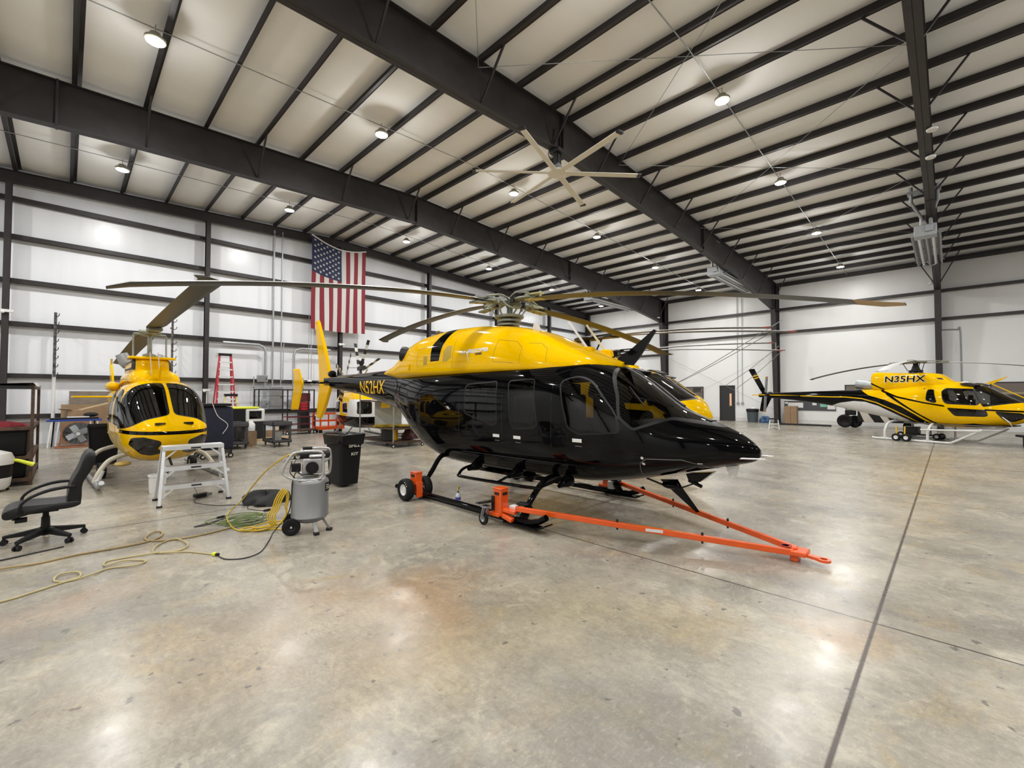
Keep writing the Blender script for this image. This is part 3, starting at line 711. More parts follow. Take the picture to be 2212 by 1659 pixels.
    for hx, hz in ((.60, 1.155), (1.06, 1.155), (2.17, 1.19)):
        b = rect_bm(.15, .048); side_decal(tree, b, hx, hz, 'door_handle', mat('satin_plate', (.75, .75, .73), .3), R, lift=.008)
        b = rect_bm(.11, .012); side_decal(tree, b, hx + .02, hz - .075, 'latch_slot', mat('slot_grey', (.12, .12, .12), .4), R)
    for px, pz in ((3.04, 1.03), (3.04, .955)):
        b = poly_bm([(.018 * math.cos(a * PI / 5), .018 * math.sin(a * PI / 5)) for a in range(10)]); side_decal(tree, b, px, pz, 'static_port', WPL, R)
    b = rect_bm(.05, .012); side_decal(tree, b, 3.62, .99, 'placard', WPL, R)
    # thin seams: doors, sliding door, avionics bay
    def hull_line(t, pts, r, mt, nm='door_seam', k=8):
        q = []
        for a, bb_ in zip(pts[:-1], pts[1:]):
            for j in range(k):
                u = j / k; h = t.ray_cast(Vector((a[0] + (bb_[0] - a[0]) * u, -3, a[1] + (bb_[1] - a[1]) * u)), Vector((0, 1, 0)))
                if h[0]: q.append(h[0])
        if len(q) > 3: MB().tube(q, r, 4).build(nm, mt, R)
    sm = mat('seam_grey', (.035, .035, .035), .4)
    hull_line(tree, [(1.72, .75), (1.72, 2.1), (1.95, 2.17)], .003, sm); hull_line(tree, [(.72, .72), (.72, 2.15)], .003, sm); hull_line(tree, [(-.35, .75), (-.35, 2.12)], .003, sm)
    hull_line(tree, [(-.35, .82), (2.75, .84)], .003, sm)
    hull_line(tree, round_poly([(2.92, .74), (3.06, 1.03), (3.45, 1.05), (3.62, 1.0), (3.78, .93)], [0, .08, .1, .05, 0], 4)[5:-2] if False else [(2.93, .76), (3.0, .96), (3.08, 1.02), (3.45, 1.03), (3.6, .98), (3.78, .91)], .006, mat('bay_seal', (.10, .10, .10), .4), 'avionics_bay_edge')
    # --- tail: fin, ventral fin, stabiliser with end plates, tail rotor
    def fin(poly, th, nm, y0=0.0, m=YEL):
        mb = MB(); c = len(poly)
        o = offset_poly(poly, .035)
        mb.ring([[(p[0], y0 - th * .15, p[1]) for p in poly], [(p[0], y0 - th, p[1]) for p in o], [(p[0], y0 - th, p[1]) for p in o]][:2], caps=False)
        mb.add([(p[0], y0 - th, p[1]) for p in o], [tuple(range(c))]); mb.ring([[(p[0], y0 - th * .15, p[1]) for p in poly], [(p[0], y0 + th * .15, p[1]) for p in poly], [(p[0], y0 + th, p[1]) for p in o]], caps=False); mb.add([(p[0], y0 + th, p[1]) for p in o], [tuple(range(c))])
        return mb.build(nm, m, R, smooth=25)
    fin([(-8.52, 4.17), (-8.75, 4.14), (-8.45, 2.9), (-8.36, 2.12), (-8.52, 1.35), (-8.52, 1.06), (-8.28, 1.03), (-7.95, 1.35), (-7.50, 2.05), (-7.52, 2.3), (-8.0, 3.3)], .05, 'tail_fin')
    MB().bar((-7.3, 0, 2.18), (-7.95, 0, 2.2), .16, .22).build('fin_root', BLK, R, bevel=.03)
    MB().box((-6.68, 0, 2.12), (.46, 2.62, .05)).build('stabiliser', BLK, R, bevel=.02)
    for s in (-1, 1):
        fin([(-6.85, 2.49), (-6.40, 2.47), (-6.12, 2.10), (-6.46, 1.40), (-6.98, 1.38), (-6.76, 2.05)], .022, 'end_plate', s * 1.33)
    MB().cyl((-7.55, .12, 2.32), (-7.55, .42, 2.32), .07).sphere((-7.5, 0, 2.42), .13, sz=(1.6, .8, .8)).build('tail_gearbox', BLK, R)
    TW = mat('white_blade', (.62, .62, .56), .4); TB = mat('black_band', (.02, .02, .02), .4)
    for a in (1.12, 1.12 + PI, 2.6, 2.6 + PI):
        mb = MB(); n = 6; e = Vector((math.cos(a), 0, math.sin(a))); f = Vector((-math.sin(a), 0, math.cos(a)))
        for i in range(n):
            r0, r1 = .2 + .1 * i, .3 + .1 * i; c0 = Vector((-7.55, .44, 2.32))
            A = [c0 + e * q + f * s * .075 + Vector((0, s * .02, 0)) for q, s in ((r0, -1), (r0, 1), (r1, 1), (r1, -1))]
            mb.add([p + Vector((0, .008, 0)) for p in A] + [p - Vector((0, .008, 0)) for p in A], [(0, 1, 2, 3), (7, 6, 5, 4), (0, 4, 5, 1), (1, 5, 6, 2), (2, 6, 7, 3), (3, 7, 4, 0)], i % 2)
        mb.add([(-7.55, .44, 2.32), tuple(Vector((-7.55, .44, 2.32)) + e * .2 + f * .02), tuple(Vector((-7.55, .46, 2.32)) + e * .2 - f * .02)], [(0, 1, 2)]); mb.build('tail_rotor_blade', [TW, TB], R, smooth=0)
    # --- mast, swashplate, hub
    H = Vector((0, .09, 3.5))
    MB().cyl((0, .05, 3.0), (0, .09, 3.56), .055).lathe((0, .05, 3.06), (0, 0, 1), [(.20, 0), (.2, .03), (.12, .06)], 20).build('rotor_mast', HUBM, R)
    MB().lathe((0, .06, 3.2), (0, 0, 1), [(.08, 0), (.26, .0), (.27, .02), (.27, .045), (.2, .06), (.08, .06)], 24).lathe((0, .06, 3.13), (0, 0, 1), [(.08, 0), (.22, .0), (.22, .035), (.08, .04)], 24).build('swashplate', HUBM, R)
    azw = [-0.07 + k * PI / 2 for k in range(4)]
    for k, aw in enumerate(azw):
        a = aw + PI / 2; e = Vector((math.cos(a), math.sin(a), 0)); f = Vector((-e.y, e.x, 0)); zz = 3.47 + (.05 if k % 2 else 0.0)
        c = Vector((H.x, H.y, zz))
        y = MB(); y.bar(c, c + e * .55, .20, .05); y.bar(c + e * .25, c + e * .62 + Vector((0, 0, -.02)), .27, .03)
        y.tube([c + e * .12 + f * .1 + V(0, 0, .05), c + e * .35 + f * .15 + V(0, 0, .1), c + e * .62 + f * .08 + V(0, 0, .05)], .02, 6, smooth=4)
        y.tube([c + e * .12 - f * .1 + V(0, 0, .05), c + e * .35 - f * .16 + V(0, 0, .09), c + e * .6 - f * .1 + V(0, 0, .04)], .017, 6, smooth=4)
        y.build('yoke_arm', HUBM, R, bevel=.01)
        g = MB(); g.bar(c + e * .45 + V(0, 0, -.04), c + e * .88 + V(0, 0, -.08), .16, .035); g.bar(c + e * .45 + V(0, 0, .04), c + e * .8 + V(0, 0, .02), .13, .03)
        for q in (.6, .78): g.cyl(c + e * q + V(0, 0, -.1), c + e * q + V(0, 0, .06), .022)
        g.build('blade_grip', KHA if k in (0, 3) else HUBM, R, bevel=.008)
        MB().tube([c + e * .42 + f * .16 + V(0, 0, -.03), Vector((0, .06, 3.23)) + e * .25 + f * .08], .013, 6).cyl(c + e * .42 + f * .16 + V(0, 0, -.06), c + e * .42 + f * .16 + V(0, 0, .02), .026).build('pitch_link', HUBM, R)
        MB().tube([c + e * .3 + f * .14, c + e * .30 + f * .30 + V(0, 0, -.12), c + e * .12 + f * .34 + V(0, 0, -.14), c + f * .3 + V(0, 0, -.05), c + f * .18], .016, 6, smooth=5).build('damper_hose', HUBM, R)
        MB().lathe(c + e * .2 - f * .13 + V(0, 0, -.07), (0, 0, 1), [(.045, 0), (.05, .03), (.04, .07), (.05, .1), (.03, .12)], 12).build('damper', DRK, R)
        rise = .06 * (math.sin(aw))      # the disc leans back a little
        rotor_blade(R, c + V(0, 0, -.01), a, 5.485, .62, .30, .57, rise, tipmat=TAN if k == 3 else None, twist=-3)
    MB().lathe((0, .09, 3.52), (0, 0, 1), [(.16, -.06), (.17, 0), (.10, .03), (.06, .07), (.01, .075)], 18).build('hub_cap', HUBM, R)
    # --- aerials, wire cutters, bumps
    for p, q, m in (((1.86, -.12, 2.50), (1.50, -.12, 2.95), WPL), ((1.93, .26, 2.48), (1.57, .26, 2.93), mat('cream_plastic', (.62, .58, .45), .5))):
        MB().bar(p, q, .014, .03).build('whip_aerial', m, R)
        MB().prism([(p[0] - .10, 2.36), (p[0] + .14, 2.32), (p[0] + .10, p[2] + .02), (p[0] - .06, p[2] + .03)], p[1] - .06, p[1] + .06, 1).build('aerial_base', YEL, R, bevel=.02)
    MB().prism([(.64, 2.92), (.82, 2.88), (.76, 3.02), (.68, 3.03)], -.02, .02, 1).build('roof_aerial', WPL, R)
    MB().sphere((-1.9, -.15, 3.09), .055).build('beacon', mat('dark_beacon', (.10, .06, .03), .3), R)
    MB().prism([(2.25, 2.26), (2.55, 2.22), (2.66, 2.34), (2.90, 2.68), (2.87, 2.70), (2.48, 2.42), (2.34, 2.36)], -.016, .016, 1).bar((2.14, 0, 2.34), (2.45, 0, 2.40), .02, .02).build('wire_cutter', BLK, R)
    MB().prism([(2.95, .67), (3.18, .70), (3.24, .60), (3.46, .33), (3.43, .32), (3.10, .56)], -.016, .016, 1).bar((2.75, 0, .66), (3.15, 0, .56), .02, .02).bar((3.15, 0, .56), (3.45, 0, .70), .018, .018).sphere((3.12, -.08, .63), .07, sz=(1.6, 1, .7)).build('wire_cutter', BLK, R)
    MB().prism([(3.32, .80), (3.66, .86), (3.50, .72), (3.36, .70)], -.07, .07, 1).bar((3.35, -.05, .72), (3.52, -.05, .66), .04, .04).build('belly_light', BLK, R, bevel=.01)
    MB().prism([(3.80, .94), (3.93, .97), (3.90, .84), (3.84, .83)], -.045, .045, 1).build('belly_aerial', WPL, R)
    for yy in (-.17, .17): MB().tube([(3.92, yy, 1.07), (4.10, yy * 1.0, 1.08), (4.26, yy, 1.09)], [.014, .010, .005], 8).build('pitot_tube', ALU, R)
    for xx in (3.28, 3.62): MB().prism([(xx - .1, 1.60 - (xx - 3.28) * .35), (xx + .12, 1.53 - (xx - 3.28) * .42), (xx + .02, 1.62 - (xx - 3.28) * .38)], -.09 + .0, .09, 1).build('nose_vent', BLK, R)
    for yy in (-.35, .35):
        w0 = Vector((3.22, yy * .5, 1.66)); MB().bar(w0, w0 + V(-.35, yy * 1.0, .12), .014, .012).bar(w0 + V(-.45, yy * .9, .25), w0 + V(-.2, yy * 1.1, .0), .012, .012).build('wiper', PLA, R)
    MB().lathe((.87, -.34, .50), (0, 0, -1), [(.10, 0), (.10, .04), (.07, .08), (.01, .1)], 16).build('belly_beacon', BLK, R)
    MB().box((.2, -.1, .46), (1.2, .5, .06)).box((.9, -.35, .45), (.1, .05, .1)).build('belly_fairing', BLK, R, bevel=.02)
    # --- landing gear
    for s in (-1, 1):
        y = s * 1.27
        MB().tube([(-1.62, y, .10), (-1.5, y, .095), (1.5, y, .095), (1.75, y, .10), (1.90, y, .15), (2.02, y, .22)], .042, 12).bar((-1.1, y, .05), (1.8, y, .05), .06, .02).build('skid_tube', BLK, R)
        MB().bar((1.30, y, .045), (1.92, y, .06), .17, .025).bar((1.9, y, .06), (2.06, y, .13), .16, .02).build('skid_shoe', BLK, R, bevel=.005)
    for cx, cz in ((1.58, .60), (-.90, .62)):
        pts = [(cx, -1.27, .12), (cx, -1.19, .22), (cx, -1.0, .42), (cx, -.82, .555), (cx, -.62, .60), (cx, 0, .61), (cx, .62, .60), (cx, .82, .555), (cx, 1.0, .42), (cx, 1.19, .22), (cx, 1.27, .12)]
        if cx < 0: pts = [(cx + (.0 if abs(p[1]) > .9 else -.0), p[1], p[2] + (.10 if abs(p[1]) < .9 else 0)) for p in pts]
        MB().tube(pts, .043, 12, smooth=4).cyl((cx, -1.22, .14), (cx, -1.12, .27), .06).cyl((cx, 1.22, .14), (cx, 1.12, .27), .06).build('cross_tube', BLK, R)
    for s in (-1, 1):
        MB().tube([(-.10, s * .72, .60), (-.10, s * .92, .56), (-.06, s * 1.04, .49), (.05, s * 1.08, .47), (.9, s * 1.08, .49), (1.66, s * 1.08, .52), (1.74, s * 1.02, .55), (1.86, s * .74, .64)], .024, 8, smooth=4).build('boarding_step', BLK, R)
        for mx in (-.10, .87, 1.86): MB().lathe((mx, s * .62, .585), (0, s, -.25), [(.09, -.05), (.085, .03), (.05, .12), (.028, .2)], 14).build('step_bracket', BLK, R)
        MB().bar((.87, s * .8, .55), (.87, s * 1.07, .48), .03, .03).build('step_bracket', BLK, R)
    return R
TWIN = build_twin()

# ---------------- orange tow dolly: lift boxes, wheels, A-shaped bar (one rig clamped to the skids)
def tow_rig():
    T = empty('towing_dolly', (5.65, 5.73, 0), -PI / 2, 'orange A-shaped tow bar with wheeled lift boxes clamped to the skids', 'tow dolly')
    for s in (-1, 1):
        y = s * 1.36
        # front lift post
        f = MB().box((1.27, y, .32), (.15, .15, .36)).box((1.27, y, .505), (.165, .165, .02)).box((1.22, y + s * .0, .15), (.2, .2, .05))
        f.build('lift_box', ORG, T, bevel=.008)
        MB().box((1.20, y + s * .085, .30), (.05, .02, .2)).box((1.27, y + s * .083, .44), (.08, .012, .035)).box((1.352, y, .44), (.012, .08, .035)).build('lift_slot', DRK, T)
        MB().bar((1.30, y, .22), (1.52, y - s * .05, .20), .10, .05).bar((1.34, y + s * .02, .15), (1.5, y, .10), .08, .06).build('clamp', ORG, T, bevel=.01)
        cw = Vector((1.10, y + s * .17, .085))
        wheel(T, cw, .085, .045, name='caster_wheel', hubm=GREYM)
        MB().bar(cw + V(0, .04, 0), cw + V(.05, .04, .17), .05, .008).bar(cw + V(0, -.04, 0), cw + V(.05, -.04, .17), .05, .008).box(tuple(cw + V(.05, 0, .175)), (.12, .1, .02)).build('caster_fork', GREYM, T)
        MB().bar(cw + V(-.05, 0, .21), cw + V(.14, 0, .26), .13, .035).bar(cw + V(-.12, 0, .20), cw + V(-.05, 0, .21), .10, .02).build('caster_fender', PLA, T, bevel=.01)
        MB().bar((1.45, y - s * .16, .30), (1.62, y - s * .2, .30), .12, .03).build('brake_pedal', PLA, T, bevel=.01)
        MB().box((1.42, y - s * .12, .20), (.12, .10, .14)).build('battery_box', WPL, T, bevel=.01)
        # rear lift with pair of fat wheels
        MB().box((-.84, y, .36), (.17, .13, .2)).box((-.84, y, .465), (.19, .15, .02)).bar((-.84, y, .3), (-.84, y, .10), .13, .04).box((-.74, y, .18), (.03, .12, .26)).box((-.93, y, .2), (.02, .12, .24)).build('lift_box', ORG, T, bevel=.006)
        MB().box((-.84, y + s * .07, .41), (.09, .01, .04)).cyl((-.84, y, .15), (-.84, y, .36), .03).build('jack_screw', DRK, T)
        for q in (.175, -.19):
            wheel(T, (-.88, y + s * q, .185), .185, .15, name='wheel')
        MB().cyl((-.88, y - .2, .185), (-.88, y + .2, .185), .022).build('axle', DRK, T)
        # stripes painted on the tyre
        for k in range(3): MB().tube([(-.88 + .155 * math.cos(a), y + s * (.235 + .012 - .02 * k * 0), .185 + .155 * math.sin(a)) for a in [0.5 + k * .25, .6 + k * .25]], .006, 4).build('tyre_mark', WPL, T)
    hit = (4.62, -.02, .075)
    for s in (-1, 1):
        a = Vector((1.50, s * 1.30, .25)); b = Vector((4.50, s * .07, .10))
        MB().bar(a, b, .055, .065).build('tow_arm', ORG, T, bevel=.006, label='orange square tow arm')
        for t in (.42, .72): MB().cyl(a.lerp(b, t) + V(0, 0, .03), a.lerp(b, t) + V(0, 0, .065), .014).cyl(a.lerp(b, t) - V(0, 0, .06), a.lerp(b, t), .012).build('lock_pin', DRK, T)
    c = Vector((1.50, -1.30, .25)).lerp(Vector((4.50, -.07, .10)), .56)
    MB().box((c.x, c.y - .029, c.z + .005), (.20, .006, .035), rz=.39).build('warning_label', WPL, T)
    MB().box((4.52, 0, .10), (.20, .22, .05)).cyl((4.48, 0, .12), (4.48, 0, .145), .045).box((4.50, 0, .04), (.08, .12, .08)).build('hitch_plate', ORG, T, bevel=.01)
    MB().bar((4.58, 0, .085), (4.72, 0, .07), .08, .03).lathe((4.76, 0, .055), (0, 0, 1), [(.035, 0), (.065, 0), (.065, .025), (.035, .025), (.035, 0)], 18).build('tow_eye', ORG, T)
    MB().lathe((4.42, -.02, .14), (0, 0, 1), [(.05, 0), (.056, .006), (.05, .012), (.044, .006), (.05, 0)], 18).build('lifting_ring', RED, T)
    return T
tow_rig()
# ================================================================ SINGLE-ENGINE HELICOPTERS WITH A RAISED ENGINE DECK
def build_squirrel(label, loc, yaw, striped=False, blades=(0, 2.09, 4.19), droop=.35, gear=WHT, lift=0.0, text=None, detail=True, rises=(0, 0, 0), tie=False, wide=None, R_=5.35, scale=1.0, tail=True, bladed=True, mast_dark=False, dark_belly=False):
    R = empty('helicopter', loc, yaw, label, 'helicopter'); R.scale = (scale,) * 3
    st = [(3.30, 1.22, 1.12, .05, 1.17, 2, 2), (3.22, 1.36, 1.00, .20, 1.17, 2, 2), (3.02, 1.54, .87, .42, 1.18, 2.1, 2.2), (2.75, 1.70, .77, .63, 1.2, 2.1, 2.4), (2.4, 1.93, .68, .80, 1.25, 2.2, 2.6), (2.05, 2.16, .63, .89, 1.3, 2.4, 2.8),
          (1.7, 2.26, .61, .93, 1.35, 2.6, 2.9), (1.2, 2.28, .60, .94, 1.38, 2.7, 2.8), (.6, 2.25, .62, .92, 1.4, 2.7, 2.6), (0, 2.20, .70, .86, 1.42, 2.6, 2.4), (-.6, 2.15, .80, .76, 1.46, 2.4, 2.2), (-1.3, 2.10, .93, .62, 1.52, 2.2, 2.1),
          (-2.0, 2.07, 1.07, .47, 1.6, 2.1, 2), (-2.7, 2.05, 1.22, .36, 1.67, 2, 2), (-3.6, 2.02, 1.38, .28, 1.72, 2, 2), (-5.5, 1.96, 1.60, .18, 1.78, 2, 2), (-6.9, 1.90, 1.70, .11, 1.80, 2, 2)]
    bm = hull(st, .08 if detail else .14, 56 if detail else 36); tree = BVHTree.FromBMesh(bm)
    M = [YEL, SEAL, BLK, WHT]
    if dark_belly: cut(bm, [(-.5, 1.12), (3.4, 1.05), (3.4, .5), (-.5, .5)], 1, 0, mi=2)
    if striped:
        # black tail and swoosh, gold line, white belly
        swo = [(-6.95, 2.1), (-6.95, 1.60), (-3.2, 1.20), (-2.6, 1.0), (-1.2, .70), (.05, .55), (.95, .55), (.70, .72), (.30, 1.05), (-.15, 1.36), (-.75, 1.62), (-1.45, 1.82), (-2.0, 2.12)]
        cut(bm, swo, 1, 0, mi=2)
        wh = [(-3.15, 1.33), (-2.7, 1.47), (-2.05, 1.56), (-1.55, 1.53), (-1.0, 1.36), (-.45, 1.07), (.05, .78), (.35, .60), (.2, .4), (-3.5, .4)]
        cut(bm, wh, 1, 0, mi=3)
        gold = [(-6.95, 1.82), (-5.0, 1.78), (-3.2, 1.72), (-2.4, 1.715), (-1.7, 1.65), (-1.1, 1.49), (-.5, 1.22), (0, .93), (.45, .62), (.50, .62), (.06, .955), (-.47, 1.25), (-1.08, 1.525), (-1.7, 1.69), (-2.4, 1.755), (-3.2, 1.76), (-5.0, 1.82), (-6.95, 1.86)]
        cut(bm, gold, 1, 0, mi=0)
        s1 = [(-1.5, 2.35), (-1.38, 2.35), (-.9, 2.02), (-.3, 1.78), (.6, 1.56), (1.2, 1.45), (1.25, 1.38), (.6, 1.50), (-.3, 1.71), (-.95, 1.96)]
        cut(bm, s1, 1, 0, mi=2); s2 = [(-.80, 1.95), (-.7, 1.95), (.0, 1.42), (.6, .98), (1.05, .66), (.95, .62), (.5, .98), (-.1, 1.4), (-.75, 1.85)]; cut(bm, s2, 1, 0, mi=2)
        cut(bm, [(2.28, 1.33), (3.4, 1.27), (3.4, 1.21), (2.28, 1.27)], 1, 0, mi=2)
    # glazing
    ws = round_poly([(1.88, 2.16), (2.28, 2.24), (3.2, 1.85), (3.08, 1.58), (2.24, 1.40)], .05, 3)
    if detail: cut(bm, ws, 1, 0, mi=1, flt=lambda c: c.z > 1.3)
    wi = offset_poly(ws, .03)
    for lo, hi in ((-1.0, -.03), (.03, 1.0)):
        cut(bm, wi, 1, 0, flt=lambda c: c.z > 1.3)
        fs = cut(bm, [(lo, 1.2), (hi, 1.2), (hi, 2.4), (lo, 2.4)], 0, 0, flt=lambda c: c.x > 1.7 and c.z > 1.3 and inside((c.x, c.z), wi)); detach(bm, fs, 'windscreen', GLS, R)
    if detail:
        for P in (round_poly([(1.10, 1.98), (1.20, 2.10), (1.94, 2.06), (2.18, 1.54), (2.10, 1.45), (1.28, 1.49), (1.18, 1.60)], .06, 3), round_poly([(.66, 2.05), (.87, 2.05), (1.01, 1.55), (.9, 1.52), (.66, 1.62)], .07, 3)):
            window(bm, P, R, GLS, 'window', both=True, si=1, seal=.02)
        window(bm, round_poly([(1.28, 1.36), (2.32, 1.30), (2.36, 1.10), (2.28, 1.05), (1.50, 1.05)], .08, 3), R, GLD, 'lower_door_window', both=True, si=1, seal=.015)
        window(bm, round_poly([(2.50, 1.26), (3.10, 1.20), (3.10, 1.02), (2.86, .88), (2.70, .92)], .08, 3), R, GLD, 'chin_window', both=True, si=1, seal=.015, ymin=.1)
        window(bm, round_poly([(1.55, .74), (1.95, .80), (2.5, .74), (2.3, .66), (1.7, .66)], .04, 3), R, GLD, 'chin_window', both=True, si=1, seal=0)
        for sy in (-1, 1):
            cut(bm, [(1.42, sy * .18 - .0), (2.0, sy * .18), (2.0, sy * .62), (1.42, sy * .62)], 1, 0) if False else None
    finish(bm, 'fuselage', M, R, 35)
    for a, b in ((-.62, -.2), (.2, .62)): MB().prism([(1.55, 2.26), (1.75, 2.285), (2.0, 2.20), (1.95, 2.16), (1.6, 2.2)], a, b, 1).build('roof_window', DRK, R)
    if detail:
        MB().box((1.3, 0, .72), (2.8, 1.5, .04)).box((.55, 0, 1.4), (.04, 1.4, 1.4)).build('cabin_floor', CABIN, R)
        MB().prism([(2.3, .75), (2.75, .85), (2.7, 1.38), (2.4, 1.42)], -.3, .35, 1).build('instrument_panel', PLA, R, bevel=.03)
        cabin_seats(R, [(1.75, -.4), (1.75, .4), (.95, -.5), (.95, .5)], .72)
    # raised engine deck
    cs = [(1.62, 2.30, 2.15, .20, 2.2, 2, 2), (1.2, 2.36, 2.1, .36, 2.2, 2.2, 2), (1.0, 2.50, 2.05, .40, 2.2, 2.6, 2), (.78, 2.66, 2.0, .42, 2.2, 3, 2), (.4, 2.72, 2.0, .43, 2.2, 3.4, 2), (-.4, 2.75, 1.95, .43, 2.2, 3.4, 2), (-1.0, 2.79, 1.9, .42, 2.2, 3.4, 2), (-1.36, 2.82, 1.95, .40, 2.3, 3, 2), (-1.42, 2.78, 2.05, .36, 2.35, 3, 2)]
    cb = hull(cs, .07, 48); ctree = BVHTree.FromBMesh(cb); cut(cb, [(.78, 2.5), (.93, 2.5), (1.0, 2.42), (.86, 2.44)], 1, 0, mi=1)
    if striped: cut(cb, [(-1.5, 2.42), (-1.5, 2.34), (-.9, 2.02), (-.8, 2.02)], 1, 0, mi=2)
    finish(cb, 'engine_deck', [YEL, DRK, BLK], R, 40)
    MB().lathe((-1.35, 0, 2.22), (-1, 0, .12), [(.12, 0), (.20, .12), (.19, .4), (.20, .78), (.18, .78), (.16, .3), (.01, .3)], 20).build('exhaust_pipe', GREYM, R)
    # tail
    if tail:
        finmat = BLK if striped else YEL
        def plate(poly, th, m, nm='tail_fin'):
            MB().prism(poly, -th, th, 1).build(nm, m, R, bevel=.01)
        plate([(-6.45, 1.86), (-6.72, 1.86), (-7.55, 3.22), (-7.50, 3.28), (-7.22, 3.28), (-7.05, 2.95)], .035, finmat)
        plate([(-6.2, 1.72), (-6.75, 1.72), (-6.90, .98), (-6.86, .92), (-6.62, .92)], .03, finmat)
        if striped:
            for k in (0, 1): MB().prism([(-7.31 + k * .085, 2.88 - k * .13), (-7.02 + k * .05, 2.93 - k * .12), (-7.00 + k * .05, 2.88 - k * .12), (-7.28 + k * .085, 2.83 - k * .13)], -.039, .039, 1).build('fin_stripe', YEL, R)
            MB().bar((-6.9, 0, 1.82), (-7.35, 0, 1.82), .07, .05).build('tail_stinger', YEL, R)
        MB().box((-4.75, 0, 1.78), (.40, 2.5, .045)).build('stabiliser', finmat, R, bevel=.015)
        MB().cyl((-6.30, 0, 1.86), (-6.30, -.34, 1.86), .07).sphere((-6.3, 0, 1.9), .1, sz=(1.6, 1, 1)).build('tail_gearbox', DRK, R)
        TG = mat('tail_blade_grey', (.22, .23, .25), .4)
        for a in (1.50, 1.50 + PI):
            e = Vector((math.cos(a), 0, math.sin(a))); c = Vector((-6.30, -.36, 1.86))
            MB().bar(c + e * .1, c + e * .84, .03, .18, 0, up=(0, 1, 0)).bar(c + e * .84, c + e * .95, .03, .18, 1, up=(0, 1, 0)).build('tail_rotor_blade', [TG, TAN], R, bevel=.005)
    # mast and head
    HB = DRK if mast_dark else HUBM
    MB().lathe((0, 0, 2.68), (0, 0, 1), [(.30, 0), (.24, .06), (.14, .2), (.10, .34), (.085, .36), (.085, .5)], 20).build('rotor_mast', DRK, R)
    MB().lathe((0, 0, 2.80), (0, 0, 1), [(.1, 0), (.24, .0), (.24, .04), (.1, .06)], 20).build('swashplate', DRK, R)
    MB().lathe((0, 0, 3.12), (0, 0, 1), [(.12, 0), (.34, .03), (.36, .06), (.30, .10), (.14, .12), (.01, .13)], 20).build('hub_cap', HB, R)
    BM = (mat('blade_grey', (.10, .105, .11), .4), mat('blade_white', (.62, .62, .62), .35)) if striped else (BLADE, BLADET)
    for k, a in enumerate(blades):
        e = Vector((math.cos(a), math.sin(a), 0)); f = Vector((-e.y, e.x, 0)); c = Vector((0, 0, 3.14))
        MB().bar(c + e * .2, c + e * .98, .16, .03).bar(c + e * .25 + V(0, 0, .08), c + e * .95 + V(0, 0, .07), .14, .025).bar(c + e * .78 + V(0, 0, .03), c + e * 1.02 + V(0, 0, .03), .2, .1).build('rotor_sleeve', HB, R, bevel=.01)
        MB().tube([c + e * .35 + f * .18 - V(0, 0, .02), V(0, 0, 2.83) + e * .24 + f * .1], .014, 6).cyl(c + e * .35 + f * .08, c + e * .35 + f * .2, .02).build('pitch_link', DRK, R)
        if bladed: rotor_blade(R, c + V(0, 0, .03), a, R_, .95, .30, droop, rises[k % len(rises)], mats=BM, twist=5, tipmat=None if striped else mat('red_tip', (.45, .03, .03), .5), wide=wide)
    # whip aerials, wire cutter
    if striped:
        MB().prism([(2.02, 2.25), (2.24, 2.24), (2.62, 2.48), (2.60, 2.49), (2.20, 2.33)], -.014, .014, 1).build('wire_cutter', YEL, R)
        MB().bar((2.2, 0, 2.24), (3.12, 0, 1.66), .02, .03).build('deflector_strip', YEL, R)
        MB().tube([(2.45, -.62, 1.36), (2.62, -.66, 1.1), (2.82, -.60, .88)], .018, 8).tube([(2.82, -.60, .88), (2.86, -.5, .7), (2.4, -.45, .66)], .015, 6).build('pitot_tube', WPL, R)
        for xx, yy in ((1.35, .1), (1.55, -.15)): MB().sphere((xx, yy, 2.30), .07, sz=(1.5, 1, .6)).build('roof_antenna', WPL, R)
    # landing gear
    for s in (-1, 1):
        y = s * 1.09
        MB().tube([(-1.05, y, .07), (-.95, y, .05), (1.35, y, .05), (1.45, y, .06), (2.20, y, .52), (2.28, y, .60)], .042, 10).build('skid_tube', gear, R)
        for cx in (-.60, .78):
            MB().tube([(cx, y, .06), (cx, y, .35), (cx + .02, y * .97, .5), (cx + .03, y * .85, .66), (cx, y * .5, .74), (cx, 0, .78)], .045, 10, smooth=3).bar((cx - .14, y, .08), (cx + .14, y, .08), .06, .06).build('skid_leg', gear, R)
        if striped:
            MB().tube([(.62, s * 1.22, .50), (2.25, s * 1.22, .56)], .03, 8).bar((1.5, y, .1), (2.25, s * 1.2, .56), .05, .05).build('boarding_step', gear, R)
    if text:
        for sd in (-1, 1):
            b = text_mesh(text, 1, bold=.012, sub=0, fit=(1.34, .26)); side_decal(ctree, b, -.20, 2.49, 'registration', BLK, R, side=sd, lift=.012)
        b = text_mesh(text, 1, bold=.055, sub=0, fit=(1.41, .32)); side_decal(ctree, b, -.20, 2.49, 'registration_outline', mat('cream_outline', (.72, .62, .35), .4), R, side=-1, lift=.006)
    if tie:
        pass
    return R
H3 = build_squirrel('yellow, black and white striped helicopter marked N35HX on white skids', (24.52, .98, 0), math.atan2(-.937, -.35), striped=True, blades=(2.86, 2.86 + 2.094, 2.86 + 4.19), droop=.55, text='N35HX')
H4 = build_squirrel('yellow helicopter parked just beyond the black one, its nose and roof showing', (10.0, 7.02, .15), -PI / 2, blades=(-.278, -.106, 2.6), droop=.35, R_=5.1, mast_dark=True, dark_belly=True)
H5 = build_squirrel('farther yellow helicopter with only its engine deck and dark rotor head showing', (14.0, 8.6, .20), -PI / 2, blades=(-.215, -.12, 2.0), droop=.22, R_=5.6, scale=1.0, detail=False, mast_dark=True, rises=(.0, -.03, 0))
